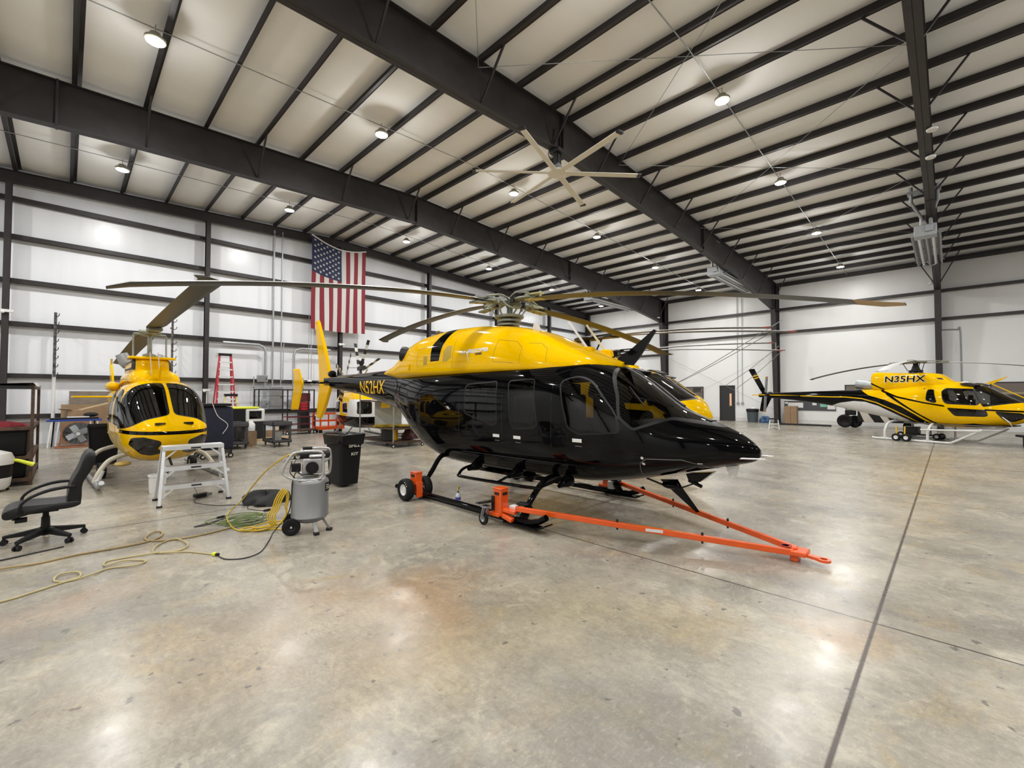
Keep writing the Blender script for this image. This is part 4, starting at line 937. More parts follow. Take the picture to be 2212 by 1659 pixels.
for lab, X, Y in (('small wheels under the yellow helicopter just beyond the black one', 10.0, 7.0), ('small wheels under the farther yellow helicopter', 14.0, 8.6)):
    g = empty('ground_wheels', (X, Y, 0), -PI / 2, lab, 'ground wheels')
    for s in (-1, 1):
        wheel(g, (.1, s * 1.26, .14), .14, .08); MB().bar((.1, s * 1.18, .14), (.1, s * 1.18, .20), .03, .12).build('wheel_bracket', DRK, g)
        for xx in (-.6, 1.2): MB().box((xx, s * 1.16, .06), (.12, .2, .12)).build('wheel_block', DRK, g)
# ground wheels under the striped helicopter
gw = empty('ground_wheels', (24.52, .98, 0), math.atan2(-.937, -.35), 'pair of ground handling wheels clipped to the white skid of N35HX', 'ground wheels')
for dx in (0, .30): wheel(gw, (-.12 + dx, -1.30 + dx * .2, .15), .15, .12)
MB().bar((-.2, -1.16, .2), (.3, -1.12, .2), .05, .08).bar((-.12, -1.2, .15), (.22, -1.2, .15), .08, .04).build('wheel_bracket', DRK, gw)
MB().bar((-.18, -1.13, .24), (-.2, -1.10, .58), .04, .04).bar((.08, -1.13, .24), (.08, -1.10, .58), .04, .04).build('lift_handle', mat('yellow_enamel', (.7, .45, .03), .4), gw)
# tail of a striped tug / tyre and folded equipment behind it
# ================================================================ YELLOW HELICOPTER FACING THE CAMERA (left)
def build_ranger():
    R = empty('helicopter', (1.36, 13.2, 0), -PI / 2 + .05, 'yellow two-bladed helicopter with a rounded split windscreen, nose towards the camera', 'helicopter')
    st = [(2.74, 1.10, .92, .12, 1.0, 2, 2), (2.66, 1.22, .80, .32, 1.0, 2.1, 2.1), (2.45, 1.36, .66, .52, 1.0, 2.2, 2.3), (2.15, 1.62, .53, .64, 1.02, 2.4, 2.5), (1.85, 1.90, .46, .69, 1.06, 2.8, 2.6), (1.55, 2.03, .43, .71, 1.12, 3.1, 2.7),
          (1.2, 2.09, .42, .72, 1.18, 3.1, 2.7), (.6, 2.10, .42, .72, 1.2, 3.0, 2.6), (0, 2.08, .44, .70, 1.2, 2.8, 2.5), (-.6, 2.05, .52, .62, 1.25, 2.5, 2.3), (-1.3, 2.0, .75, .46, 1.35, 2.2, 2.1), (-2.0, 1.92, 1.05, .30, 1.5, 2, 2),
          (-3.0, 1.88, 1.30, .22, 1.6, 2, 2), (-5.9, 1.85, 1.50, .12, 1.68, 2, 2)]
    bm = hull(st, .06, 64)
    cut(bm, [(-.3, .3), (1.75, .3), (1.85, .80), (1.72, 1.02), (-.3, 1.05)], 1, 0, mi=3)
    # belt stripe
    cut(bm, [(2.9, 1.03), (1.7, 1.05), (1.7, 1.12), (2.9, 1.095)], 1, 0, mi=2)
    # windscreen: front view outline, two halves
    for sd in (-1, 1):
        P = [(sd * .025, 2.05), (sd * .56, 2.04), (sd * .70, 1.88), (sd * .80, 1.4), (sd * .74, 1.10), (sd * .40, 1.31), (sd * .03, 1.40)]
        P = round_poly(P, .07, 3)
        if sd > 0: P = P[::-1]
        cut(bm, P, 0, 0, mi=1, flt=lambda c: c.x > 1.55)
        inn = offset_poly(P, .015); fs = cut(bm, inn, 0, 0, flt=lambda c: c.x > 1.55); detach(bm, fs, 'windscreen', GLD, R)
        C = round_poly([(sd * .20, .86), (sd * .22, .92), (sd * .45, 1.0), (sd * .60, .98), (sd * .62, .85), (sd * .45, .66), (sd * .30, .62), (sd * .14, .68), (sd * .25, .78)], .03, 2)
        if sd > 0: C = C[::-1]
        fs = cut(bm, C, 0, 0, flt=lambda c: c.x > 1.9); detach(bm, fs, 'chin_window', GLD, R)
    for P in (round_poly([(1.42, 1.86), (1.0, 1.92), (1.0, 1.20), (1.75, 1.16)], .08, 3), round_poly([(.8, 1.92), (.1, 1.90), (.1, 1.22), (.8, 1.20)], .08, 3)): window(bm, P, R, GLS, 'window', both=True, si=1, seal=.02)
    finish(bm, 'fuselage', [YEL, SEAL, BLK, DYEL], R, 35)
    MB().box((.85, 0, .68), (2.2, 1.0, .04)).box((-.2, 0, 1.3), (.04, 1.1, 1.2)).build('cabin_floor', CABIN, R)
    MB().prism([(1.9, .8), (2.2, .85), (2.2, 1.25), (1.95, 1.3)], -.25, .25, 1).build('instrument_panel', PLA, R, bevel=.03)
    cabin_seats(R, [(1.35, -.33), (1.35, .33), (.3, -.38), (.3, .38)], .68)
    # battered side panels below the doors
    # roof fairing and intake
    hull_cs = [(1.0, 2.12, 2.0, .12, 2.05, 2, 2), (.92, 2.24, 2.0, .34, 2.06, 2.4, 2), (.75, 2.32, 2.0, .44, 2.08, 2.6, 2), (.45, 2.36, 2.0, .46, 2.1, 2.6, 2), (-.4, 2.34, 1.95, .45, 2.1, 2.6, 2), (-1.2, 2.2, 1.9, .36, 2.0, 2.4, 2), (-1.9, 2.0, 1.85, .2, 1.9, 2, 2)]
    cb = hull(hull_cs, .06, 40); finish(cb, 'engine_cowling', [YEL], R, 40)
    up = [(.42, 2.50, 2.25, .25, 2.35, 3, 2), (.38, 2.60, 2.2, .33, 2.35, 3, 2), (.28, 2.63, 2.2, .36, 2.4, 3.5, 2), (-.5, 2.60, 2.1, .36, 2.4, 3, 2), (-1.0, 2.5, 2.1, .30, 2.3, 2.6, 2), (-1.5, 2.25, 2.05, .2, 2.15, 2, 2)]
    ub = hull(up, .05, 40)
    for sd in (-1, 1):
        P = [(sd * .30, 2.34), (sd * .36, 2.34), (sd * .35, 2.60), (sd * .29, 2.58)]
        if sd > 0: P = P[::-1]
        cut(ub, P, 0, 0, mi=1)
    finish(ub, 'intake_fairing', [YEL, DRK], R, 40)
    MB().ring([[(x, y * q, z) for y, z in ((-.43, 2.585), (.43, 2.585), (.42, 2.64), (-.42, 2.64))] for x, q in ((-.5, .8), (.1, .98), (.40, 1.0), (.46, .94))]).build('intake_lip', YEL, R, bevel=.015)
    for s in (-1, 1): MB().lathe((-.75, s * .28, 2.45), (-.2, s * .4, 1), [(.10, 0), (.13, .1), (.12, .32), (.10, .32), (.01, .2)], 16).build('exhaust_pipe', GREYM, R)
    MB().sphere((-1.0, -.52, 1.98), .17, sz=(2.2, .8, .7)).build('side_fairing', YEL, R)
    # mast and see-saw rotor
    MB().cyl((0, 0, 2.5), (0, 0, 3.28), .045).lathe((0, 0, 2.66), (0, 0, 1), [(.06, 0), (.13, .01), (.13, .05), (.06, .08)], 16).build('rotor_mast', HUBM, R)
    for yy in (-.30, .30):
        MB().cyl((.05, yy, 2.6), (.02, yy * 1.0, 3.16), .018).build('control_rod', HUBM, R)
    rise = -.068; az = 3.12
    e = Vector((math.cos(az), math.sin(az), 0)); f = Vector((-e.y, e.x, 0)); c = Vector((0, 0, 3.24))
    h = MB(); h.bar(c - e * .45 - V(0, 0, rise * -.45), c + e * .45 + V(0, 0, rise * .45), .20, .07); h.cyl(c - f * .2, c + f * .2, .05); h.bar(c - f * .3 + V(0, 0, -.06), c + f * .3 + V(0, 0, -.06), .05, .05); h.build('rotor_yoke', HUBM, R, bevel=.015)
    for s in (0, 1):
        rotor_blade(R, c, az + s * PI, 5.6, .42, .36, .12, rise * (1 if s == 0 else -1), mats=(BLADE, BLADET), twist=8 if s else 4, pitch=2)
        MB().bar(c + e * (.4 if s == 0 else -.4), c + e * (.75 if s == 0 else -.75), .26, .07).build('blade_grip', HUBM, R, bevel=.015)
    # nose details
    MB().lathe((2.62, 0, .80), (1, 0, -.1), [(.01, .06), (.05, .05), (.055, 0), (.02, -.02)], 14).build('landing_light', CHR, R)
    for y0 in (-.22, .22):
        v = MB()
        for k in range(9): v.box((2.60, y0 + (k - 4) * .018, 1.235), (.07, .008, .05))
        v.build('nose_vent', DRK, R)
    MB().prism([(.95, 2.12), (1.15, 2.1), (1.28, 2.42), (1.26, 2.44)], -.014, .014, 1).bar((1.2, 0, 2.32), (1.45, -.3, 2.04), .012, .012).bar((1.2, 0, 2.32), (1.45, .3, 2.04), .012, .012).build('wire_cutter', YEL, R)
    for yy in (-.10, .04): MB().bar((.95, yy, 2.2), (.7, yy, 2.72), .014, .03).build('whip_aerial', mat('pink_white', (.65, .5, .42), .5), R)
    MB().sphere((1.6, -.62, .43), .16, sz=(.9, .8, .3)).build('belly_fairing', DYEL, R)
    MB().bar((1.5, -.70, 1.02), (1.5, -.84, 1.06), .05, .04).build('door_hinge', DYEL, R)
    # tail
    MB().prism([(-5.6, 1.7), (-6.1, 1.7), (-6.5, 2.75), (-6.3, 2.8), (-5.95, 2.4)], -.03, .03, 1).prism([(-5.6, 1.6), (-6.0, 1.6), (-6.2, .9), (-6.0, .9)], -.03, .03, 1).build('tail_fin', YEL, R, bevel=.01)
    MB().box((-4.6, 0, 1.72), (.4, 2.0, .05)).build('stabiliser', YEL, R, bevel=.015)
    MB().cyl((-6.3, 0, 2.75), (-6.3, 0, 2.95), .03).build('tail_beacon', DYEL, R)
    # gear: bowed white cross tubes and skids
    for cx in (1.30, -.65):
        MB().tube([(cx + .06, -1.0, .08), (cx + .05, -.94, .26), (cx, -.80, .47), (cx, -.62, .56), (cx, -.4, .60), (cx, 0, .60), (cx, .4, .60), (cx, .62, .56), (cx, .80, .47), (cx + .05, .94, .26), (cx + .06, 1.0, .08)], .045, 10, smooth=4).build('cross_tube', mat('cream_tube', (.55, .52, .42), .5), R)
    for s in (-1, 1):
        MB().tube([(-1.2, s * .99, .07), (1.9, s * .99, .07), (2.15, s * .99, .12), (2.3, s * .99, .2)], .042, 10).build('skid_tube', GREYM, R)
        for q in (((1.36, s * .97, .1), (1.33, s * .90, .3)), ((-.6, s * .97, .1), (-.62, s * .92, .28))): MB().cyl(q[0], q[1], .055).build('skid_saddle', WHT, R)
        wheel(R, (.28, s * .80, .17), .17, .14)
    MB().bar((2.2, 0, .55), (2.25, .05, .35), .03, .03).bar((2.25, .05, .35), (2.3, -.1, .2), .02, .02).bar((2.25, .0, .35), (2.2, .2, .33), .02, .02).build('belly_aerial', DRK, R)
    return R
build_ranger()
# ================================================================ THINGS UNDER THE ROOF
FAN_AZ = 18.0
fan = empty('ceiling_fan', (9.93, 8.0, 0), 0, 'large six-bladed ceiling fan hanging under the big middle rafter', 'ceiling fan')
MB().box((0, 0, 8.86), (.34, .34, .12)).box((-.1, 0, 8.62), (.035, .12, .5)).box((.1, 0, 8.62), (.035, .12, .5)).box((0, 0, 8.6), (.12, .14, .42)).build('fan_mount', DRK, fan, bevel=.01)
for s in (-1, 1): MB().bar((s * .16, 0, 8.86), (s * .12, 0, 9.5), .03, .03).build('hanger_strut', DRK, fan)
MB().cyl((0, 0, 8.28), (0, 0, 8.44), .13).cyl((0, 0, 8.42), (0, 0, 8.5), .09).build('fan_motor', GRY, fan)
FB = mat('fan_cream', (.68, .65, .56), .5)
MB().lathe((0, 0, 8.20), (0, 0, 1), [(.01, -.01), (.25, 0), (.28, .02), (.28, .07), (.2, .08), (.01, .08)], 28).build('fan_hub', FB, fan)
for k in range(6):
    a = math.radians(FAN_AZ + 60 * k); e = V(math.cos(a), math.sin(a), 0); c = V(0, 0, 8.24)
    o = MB().bar(c + e * .22, c + e * 2.38, .17, .022, up=(e.y * -.18, e.x * .18, 1)).build('fan_blade', FB, fan, bevel=.006)
    MB().bar(c + e * 2.36, c + e * 2.46, .19, .06).build('blade_tip', DRK, o, bevel=.01)
MB().tube([(0, .1, 8.6), (-.05, .3, 8.9), (0, .12, 9.3), (.05, .1, 9.9)], .012, 6, smooth=5).build('fan_cable', DRK, fan)
# radiant tube heaters along the frames
def heater(x0, y0, label, L=5.6, z=8.1):
    h = empty('tube_heater', (x0, y0, 0), 0, label, 'heater', 'gas tube heaters beside the rafters')
    MB().box((0, 0, z + .05), (.5, .62, .42)).box((-.28, -.1, z + .1), (.12, .22, .24)).build('burner_box', GREYM, h, bevel=.015)
    for s in (-1, 1): MB().tube([(.25, s * .2, z), (L - .2, s * .2, z)], .05, 10).build('heater_tube', mat('tube_bright', (.7, .7, .68), .3, metal=.6), h)
    MB().tube([(L - .2, .2, z), (L, .1, z), (L, -.1, z), (L - .2, -.2, z)], .05, 8, smooth=4).build('return_bend', GREYM, h)
    for s in (-1, 1): MB().prism([(s * .2 - .22, z - .04), (s * .2 - .10, z + .14), (s * .2 + .10, z + .14), (s * .2 + .22, z - .04), (s * .2 + .20, z - .04), (s * .2 + .09, z + .125), (s * .2 - .09, z + .125), (s * .2 - .2, z - .04)], .3, L, 0).build('reflector', GREYM, h)
    for q in (.6, L / 2, L - .4): MB().box((q, 0, z + .1), (.03, .95, .03)).build('reflector_strap', GREYM, h)
    for q in (.0, L / 2, L - .3):
        zz = roof(x0 + q)
        MB().tube([(q, 0, z + .12), (q, 0, zz - .0)], .008, 5).build('hanger_rod', GREYM, h)
    MB().tube([(-.1, .1, z + .25), (-.15, .1, z + .55), (-.75, .35, z + 1.0), (-.8, .35, z + 1.55)], .055, 10).build('flue_pipe', GREYM, h)
    MB().tube([(-.1, -.15, z + .25), (-.15, -.15, z + .5), (-.7, -.35, z + .95), (-.78, -.35, z + 1.5)], .055, 10).build('intake_pipe', GREYM, h)
    MB().box((-.8, 0, z + 1.3), (.45, .9, .05)).build('vent_bracket', GREYM, h)
    return h
heater(23.4, 8.48, 'silver tube heater hanging by the big middle rafter, flue rising from its box')
heater(23.9, 16.55, 'silver tube heater farthest back, half hidden above the rotor of the black helicopter')
heater(22.4, .55, 'silver tube heater with square burner under the rafter at the right', L=5.6, z=7.85)
# smoke heads / emergency lights
for (x, y, z, lab) in ((15.6, .22, 8.66, 'upper white disc light on the right-hand rafter'), (17.2, .28, 8.58, 'lower white disc light on the right-hand rafter'), (31.9, .22, 7.7, 'left of two small white lights atop the right-hand column'), (31.9, .60, 7.7, 'right of two small white lights atop the right-hand column'), (31.3, 15.5, 7.62, 'small white light near the far column of the door wall')):
    t = empty('flood_light', (x, y, z), 0, lab, 'light'); MB().lathe((0, 0, 0), (0, 0, 1), [(.02, -.03), (.11, -.02), (.12, .02), (.06, .06), (.02, .07)], 16).build('light_head', WPL, t); MB().bar((0, 0, .06), (0, .12 if y < .38 else -.12, .14), .03, .03).build('arm', DRK, t)
# ---------------- flag
def flag():
    x0, x1, z0, z1 = 8.60, 11.50, 5.14, 9.76
    X0, W, Hh = x0, x1 - x0, z1 - z0
    def P(u, v, d=0.0):      # u 0..1 across, v 0..1 downwards
        sag = -.33 * math.sin(min(max(u, 0), 1) * PI) * (1 - v) - .05 * math.sin(u * PI) * v - .02
        top = z1 + (.12 - .22 * u) * (1 - v)
        y = 22.74 - .03 * math.sin(u * 21 + v * 2) * (.3 + v) - .05 * math.sin(u * 8 + v * 5) * v - d
        return (X0 + W * u + .012 * math.sin(v * 7 + u * 9), y, top - Hh * v + sag * (1 if v < 1 else 1))
    m = MB(); nu, nv = 52, 60; vs = [P(i / nu, j / nv) for j in range(nv + 1) for i in range(nu + 1)]; o = 0; fs = []; ms = []
    for j in range(nv):
        for i in range(nu):
            fs.append((j * (nu + 1) + i, j * (nu + 1) + i + 1, (j + 1) * (nu + 1) + i + 1, (j + 1) * (nu + 1) + i))
            ms.append(2 if (i < 28 and j < 23) else (0 if (i // 4) % 2 == 0 else 1))
    m.v = vs; m.f = fs; m.m = ms
    for r in range(9):
        for c in range(11):
            if (r + c) % 2: continue
            u0, v0 = (r + 1) / 10 * 28 / 52, (c + 1) / 12 * 23 / 60
            pts = []
            for k in range(10):
                a = PI / 2 + k * PI / 5; rr = (.078 if k % 2 == 0 else .031)
                pts.append(P(u0 + rr * math.cos(a) / W, v0 - rr * math.sin(a) / Hh, .012))
            c0 = P(u0, v0, .012); m.add([c0] + pts, [(0, 1 + k, 1 + (k + 1) % 10) for k in range(10)], 1)
    F = empty('flag', (0, 0, 0), 0, 'American flag hung vertically high on the back wall', 'flag')
    fm = m.build('flag_cloth', [mat('flag_red', (.20, .010, .022), .7), mat('flag_white', (.56, .55, .54), .7), mat('flag_blue', (.010, .018, .06), .7)], F, smooth=60)
    MB().tube([Vector(P(k / 20, 0)) + V(0, -.015, .01) for k in range(21)], .035, 6).build('header_band', WPL, F)
    for u in (0, 1): MB().tube([P(u, 0), (P(u, 0)[0] + (-.05 if u == 0 else .05), 22.9, 9.85)], .008, 5).build('flag_rope', GREYM, F)
flag()
# ================================================================ ALONG THE BACK WALL
def stand(name, x, y, rz, label, cat, group=None): return empty(name, (x, y, 0), rz, label, cat, group)
# electrical conduits and boxes
def conduit(pts, label, r=.03, nm='conduit', group=None, m=None): return tag(MB().tube(pts, r, 8).build(nm, m or GREYM), label, 'conduit', group)
y = 23.0
conduit([(6.95, y, 1.3), (6.95, y, 9.7)], 'thick vertical conduit left of the flag, reaching the roof', .04)
conduit([(7.32, y, 1.3), (7.32, y, 9.7)], 'thinner vertical conduit just left of the flag', .03)
conduit([(7.42, y, 2.45), (7.42, y, 4.1), (7.45, y, 4.28)], 'short conduit above the electrical panel', .02)
conduit([(4.9, y - .02, 4.12), (6.35, y - .02, 4.12), (6.55, y - .02, 4.02), (6.63, y - .02, 3.8), (6.63, y - .02, 1.2)], 'bent conduit running along the girt then down, left one', .06)
conduit([(9.7, y - .02, 4.10), (8.25, y - .02, 4.08), (7.98, y - .02, 3.98), (7.9, y - .02, 3.75), (7.9, y - .02, 1.2)], 'bent conduit running along the girt then down, right one', .06)
for k in range(2): conduit([(8.62 + .14 * k, y, 2.2), (8.62 + .14 * k, y, 5.9 - .1 * k)], 'thin twin conduit below the flag', .015, group='thin twin conduits below the flag')
def cabinet(x0, x1, z0, z1, label, d=.16):
    t = empty('electrical_panel', ((x0 + x1) / 2, 22.95, 0), 0, label, 'electrical panel')
    MB().box((0, 0, (z0 + z1) / 2), (x1 - x0, d, z1 - z0)).build('cabinet', GREYM, t, bevel=.01)
    MB().box((0, -d / 2 - .005, (z0 + z1) / 2), (x1 - x0 - .06, .012, z1 - z0 - .06)).build('panel_door', GRY, t, bevel=.004); MB().box(((x1 - x0) * .32, -d / 2 - .02, (z0 + z1) / 2), (.03, .03, .07)).build('latch', DRK, t)
cabinet(6.28, 6.72, 2.38, 2.70, 'small square grey box on the girt, left of the tall panel')
cabinet(6.84, 7.42, 1.18, 2.18, 'tall grey electrical panel on the back wall')
cabinet(6.50, 6.72, 1.15, 1.55, 'small disconnect box left of the tall panel'); cabinet(7.62, 7.82, 1.15, 1.55, 'small disconnect box right of the tall panel')
st_ = MB()
for xx in (6.15, 8.35): st_.box((xx, 22.98, 1.75), (.04, .04, 1.75))
for zz in (1.25, 1.72, 2.12): st_.box((7.25, 22.98, zz), (2.24, .04, .04))
tag(st_.build('strut_rack', GREYM), 'metal strut frame that carries the electrical boxes', 'frame')
tag(MB().sphere((8.62, 22.85, 2.44), .11).build('white_ball', WPL), 'white ball hanging in front of the back wall by the tail fin', 'ball')
tag(MB().tube([(8.62, 22.75, 2.54), (8.62, 22.75, 4.25)], .008, 5).build('ball_cord', WPL), 'thin cord that holds the white ball', 'cord')
for xx, zz, lab in ((10.22, 4.45, 'white emergency light on the column below the flag'), (4.30, 1.98, 'small white receptacle box on the second column from the left'), (-1.45, 4.63, 'white emergency light on the leftmost column')):
    t = empty('wall_light', (xx, 22.78, zz), 0, lab, 'light'); MB().box((0, 0, 0), (.30, .08, .10)).build('light_housing', WPL, t, bevel=.01); MB().sphere((-.1, -.05, -.05), .05).build('lamp_head', WPL, t)
conduit([(4.30, 22.8, 1.2), (4.30, 22.8, 1.95)], 'white conduit down the second column from the left', .025, m=WPL)
# two spiked rails (blade racks) and a white pipe
for xx, z0, z1, lab in ((-.30, 2.4, 4.72, 'dark vertical rail with curved hooks, left of the yellow helicopter'), (3.06, 2.3, 4.85, 'dark vertical rail with curved hooks, behind the rotor of the yellow helicopter')):
    t = empty('hook_rail', (xx, 22.72, 0), 0, lab, 'rail')
    MB().box((0, 0, (z0 + z1) / 2), (.07, .06, z1 - z0)).box((.03, .05, (z0 + z1) / 2), (.03, .03, z1 - z0)).build('rail', mat('mottled_rail', (.16, .15, .14), .5, col2=(.03, .03, .03), vscale=14), t)
    for zb in (z0 + .3, z1 - .3): MB().box((0, .21, zb), (.05, .40, .05)).build('rail_bracket', DRK, t)
    k = 0; z = z0 + .1
    while z < z1 - .05: MB().tube([(0, 0, z), (.05, -.12, z - .05), (.09, -.26, z - .02), (.10, -.30, z + .05)], .012, 5).build('hook', DRK, t); z += .3
conduit([(-.30, 22.9, .0), (-.30, 22.9, 2.6)], 'white pipe below the left hook rail', .05, m=WPL)
# red ladder (leaning A-frame ladder against the wall)
def ladder(x, y, w0, w1, h, n, red, label, depth=.9, capc=PLA):
    t = empty('step_ladder', (x, y, 0), 0, label, 'ladder')
    for s in (-1, 1):
        MB().bar((s * w0 / 2, -.0, 0), (s * w1 / 2, depth * .45, h), .035, .08).build('side_rail', red, t)
        MB().bar((s * w0 * .5, depth, 0), (s * w1 * .48, depth * .52, h), .03, .05).build('rear_rail', red, t)
    for k in range(n):
        q = (k + 1) / (n + 1); wq = w0 + (w1 - w0) * q
        MB().box((0, depth * .45 * q - .02, h * q), (wq, .10, .055)).build('step', ALUW, t)
        if k % 2 == 0: MB().box((0, depth - (depth * .48) * q, h * q + .1), (wq * .96, .025, .02)).build('rear_brace', ALUW, t)
    MB().box((0, depth * .48, h + .02), (w1 + .06, .2, .10)).build('ladder_cap', capc, t, bevel=.015)
    return t
ladder(4.85, 21.9, .86, .42, 3.5, 10, mat('red_fibreglass', (.42, .025, .04), .45), 'tall red step ladder against the back wall')
ladder(4.75, 20.5, .55, .40, 1.75, 5, mat('yellow_fibreglass', (.62, .55, .28), .5), 'short yellow step ladder in front of the red one', depth=.7)
# big cardboard, blue saw-horse table, floor fan
tag(MB().box((1.25, 22.6, .72), (2.7, .12, 1.4)).build('cardboard_sheet', CARD), 'big sheet of cardboard leaning on the back wall', 'cardboard')
tag(MB().box((1.1, 22.8, .95), (2.0, .1, 1.9)).build('particle_board', mat('old_board', (.23, .19, .15), .8, var=.2)), 'brown board behind the cardboard sheet', 'board')
cbx = empty('cardboard_box', (.22, 21.75, .98), .3, 'open cardboard box on the blue folding table', 'box'); MB().box((0, 0, .13), (.42, .36, .26)).build('box_body', CARD, cbx); MB().bar((.15, 0, .26), (.95, 0, .50), .34, .01).bar((-.2, -.1, .26), (-.36, -.3, .32), .3, .01).build('box_flap', WOOD, cbx)
tb = stand('folding_table', .25, 21.55, 0, 'blue folding work table behind the round floor fan', 'table')
MB().box((0, 0, .90), (1.35, .55, .06)).build('tabletop', BLU, tb, bevel=.01); MB().box((0, -.05, .96), (1.2, .4, .05)).build('top_tray', PLA, tb, bevel=.01)
for s in (-1, 1):
    for q in (.40, .58): MB().bar((s * (q - .02), -.22, .88), (s * (q + .06), -.30, 0), .05, .04).build('leg', ALUW if q < .5 or s > 0 else WPL, tb)
    MB().bar((s * .5, .22, .88), (s * .55, .3, 0), .05, .04).build('leg', PLA, tb)
tag(MB().sphere((.65, 21.45, 1.08), .13, sz=(1.5, 1, .6)).build('black_bag', PLA), 'small black bag on the blue folding table', 'bag')
tag(MB().box((.33, 21.4, 1.01), (.55, .2, .035)).build('white_tray', WPL), 'white tray on the blue folding table', 'tray')
fn = stand('floor_fan', .33, 20.9, 0, 'round floor fan with an orange stand before the blue table', 'fan')
OR2 = mat('faded_orange', (.36, .13, .06), .6, var=.2)
fm = MB(); fm.lathe((0, .08, .46), (0, -1, 0), [(.36, -.1), (.40, -.02), (.40, .06), (.385, .06), (.385, -.02), (.36, -.1)], 36); fm.build('fan_shroud', OR2, fn)
g = MB()
for k in range(9): g.tube([(.04 * (k + 1) * math.cos(a * PI / 14), 0, .46 + .04 * (k + 1) * math.sin(a * PI / 14)) for a in range(28)], .0035, 4, closed=True)
for k in range(16): g.bar((0, 0, .46), (.38 * math.cos(k * PI / 8), 0, .46 + .38 * math.sin(k * PI / 8)), .005, .005)
g.build('fan_guard', GREYM, fn); MB().cyl((0, -.01, .46), (0, -.035, .46), .055).build('guard_badge', ALUW, fn)
for k in range(4):
    a = k * PI / 2 + .5; MB().box((.17 * math.cos(a), .07, .46 + .17 * math.sin(a)), (.26, .02, .18), R=Matrix.Rotation(-a, 3, 'Y') @ Matrix.Rotation(.35, 3, 'X')).build('fan_blade', GREYM, fn)
MB().tube([(-.55, -.08, .03), (.5, -.08, .03), (.5, .3, .03), (-.55, .3, .03)], .022, 6, closed=True).bar((-.44, .1, .03), (-.40, .1, .46), .05, .05).bar((.42, .1, .03), (.40, .1, .46), .05, .05).build('fan_stand', OR2, fn)
# open steel rack at far left
rk = stand('steel_shelf_rack', -.95, 14.3, 0, 'rusty steel shelf rack at the left edge with a red cloth on it', 'shelf rack')
for xx in (-.5, .5):
    for yy in (-1.35, 1.35): MB().box((xx, yy, .98), (.05, .05, 1.96)).build('rack_post', RUST, rk)
for zz, mm in ((.12, RUST), (.55, RUST), (1.12, RUST), (1.93, DRK)):
    MB().box((0, 0, zz), (1.02, 2.72, .035)).box((.5, 0, zz), (.05, 2.72, .06)).box((0, -1.36, zz), (1.02, .04, .06)).build('rack_shelf', mm, rk)
tag(MB().ring([[(x, y2, z + .03 * math.sin(x * 9 + y2 * 3)) for x, z in ((-1.5, 1.96), (-.6, 1.99), (-.45, 2.03), (-.4, 1.97))] for y2 in (12.95, 13.8, 14.6, 15.6)], closed=False, caps=False).build('plastic_sheet', mat('clear_sheet', (.45, .43, .40), .4)), 'crumpled grey plastic sheet on top of the left rack', 'sheet')
def heap(cx, cy, cz, rx, ry, rz_, seed, n=30, rough=.25):
    rnd = random.Random(seed); ph = [rnd.uniform(0, 6) for _ in range(8)]; rings = []
    for i in range(9):
        q = i / 8; rr = math.cos(q * PI / 2) ** .6 if i < 8 else .01; rg = []
        for k in range(n):
            a = 2 * PI * k / n; w2 = 1 + rough * (math.sin(3 * a + ph[0]) * .4 + math.sin(5 * a + ph[1] + 4 * q) * .3 + math.sin(9 * a + ph[2] - 5 * q) * .2)
            rg.append((cx + rx * rr * w2 * math.cos(a), cy + ry * rr * w2 * math.sin(a), cz + rz_ * math.sin(q * PI / 2) * (1 + rough * .8 * math.sin(2 * a + ph[3]))))
        rings.append(rg)
    return MB().ring([r for r in rings])
tag(heap(-.85, 13.6, 1.14, .30, .38, .09, 3).build('red_cloth', mat('red_cloth', (.25, .02, .035), .8)), 'red cloth lying on the middle shelf of the left rack', 'cloth')
for zz, h2, lab in ((.57, .5, 'big black tub on the second shelf of the left rack'), (.14, .36, 'long black tub on the lowest shelf of the left rack')):
    t = empty('black_tub', (-.95, 14.2, zz), 0, lab, 'tub'); MB().box((0, 0, h2 / 2), (.85, 2.2, h2), taper=1.04).build('tub_body', PLA, t, bevel=.03); MB().box((0, 0, h2), (.93, 2.3, .04)).build('rim', PLA, t, bevel=.015)
# black wheeled bins behind the yellow helicopter
def bin_(x, y, rz, label, w=.62, d=.7, h=1.02, lid=False):
    t = empty('wheeled_bin', (x, y, 0), rz, label, 'bin')
    rg = []
    for q, z in ((.80, .04), (.82, .12), (1.0, h - .06), (1.06, h - .06), (1.06, h), (.99, h), (.97, h - .04), (.80, .10)):
        p = round_poly([(-w / 2 * q, -d / 2 * q), (w / 2 * q, -d / 2 * q), (w / 2 * q, d / 2 * q), (-w / 2 * q, d / 2 * q)], .07, 4); rg.append([(a, b, z) for a, b in p])
    MB().ring(rg).build('bin_body', PLA, t)
    for s in (-1, 1): wheel(t, (s * w * .36, d / 2 - .03, .11), .11, .06, axis=(1, 0, 0), hubm=PLA)
    MB().cyl((-w * .36, d / 2 - .03, .11), (w * .36, d / 2 - .03, .11), .012).build('axle', DRK, t)
    MB().tube([(-w * .36, d / 2, h - .04), (-w * .34, d / 2 + .08, h - .02), (w * .34, d / 2 + .08, h - .02), (w * .36, d / 2, h - .04)], .016, 6).build('handle', PLA, t)
    return t
bin_(.72, 15.6, 0, 'black wheeled bin behind the left skid of the yellow helicopter')
b2 = empty('canister_pair', (1.0, 19.6, 0), 0, 'two dark canisters standing by the cardboard sheet', 'canister')
for s in (0, 1): MB().lathe((s * .28, 0, 0), (0, 0, 1), [(.08, 0), (.10, .02), (.10, .62), (.04, .70), (.035, .8), (.01, .8)], 14).build('canister', DRK, b2)
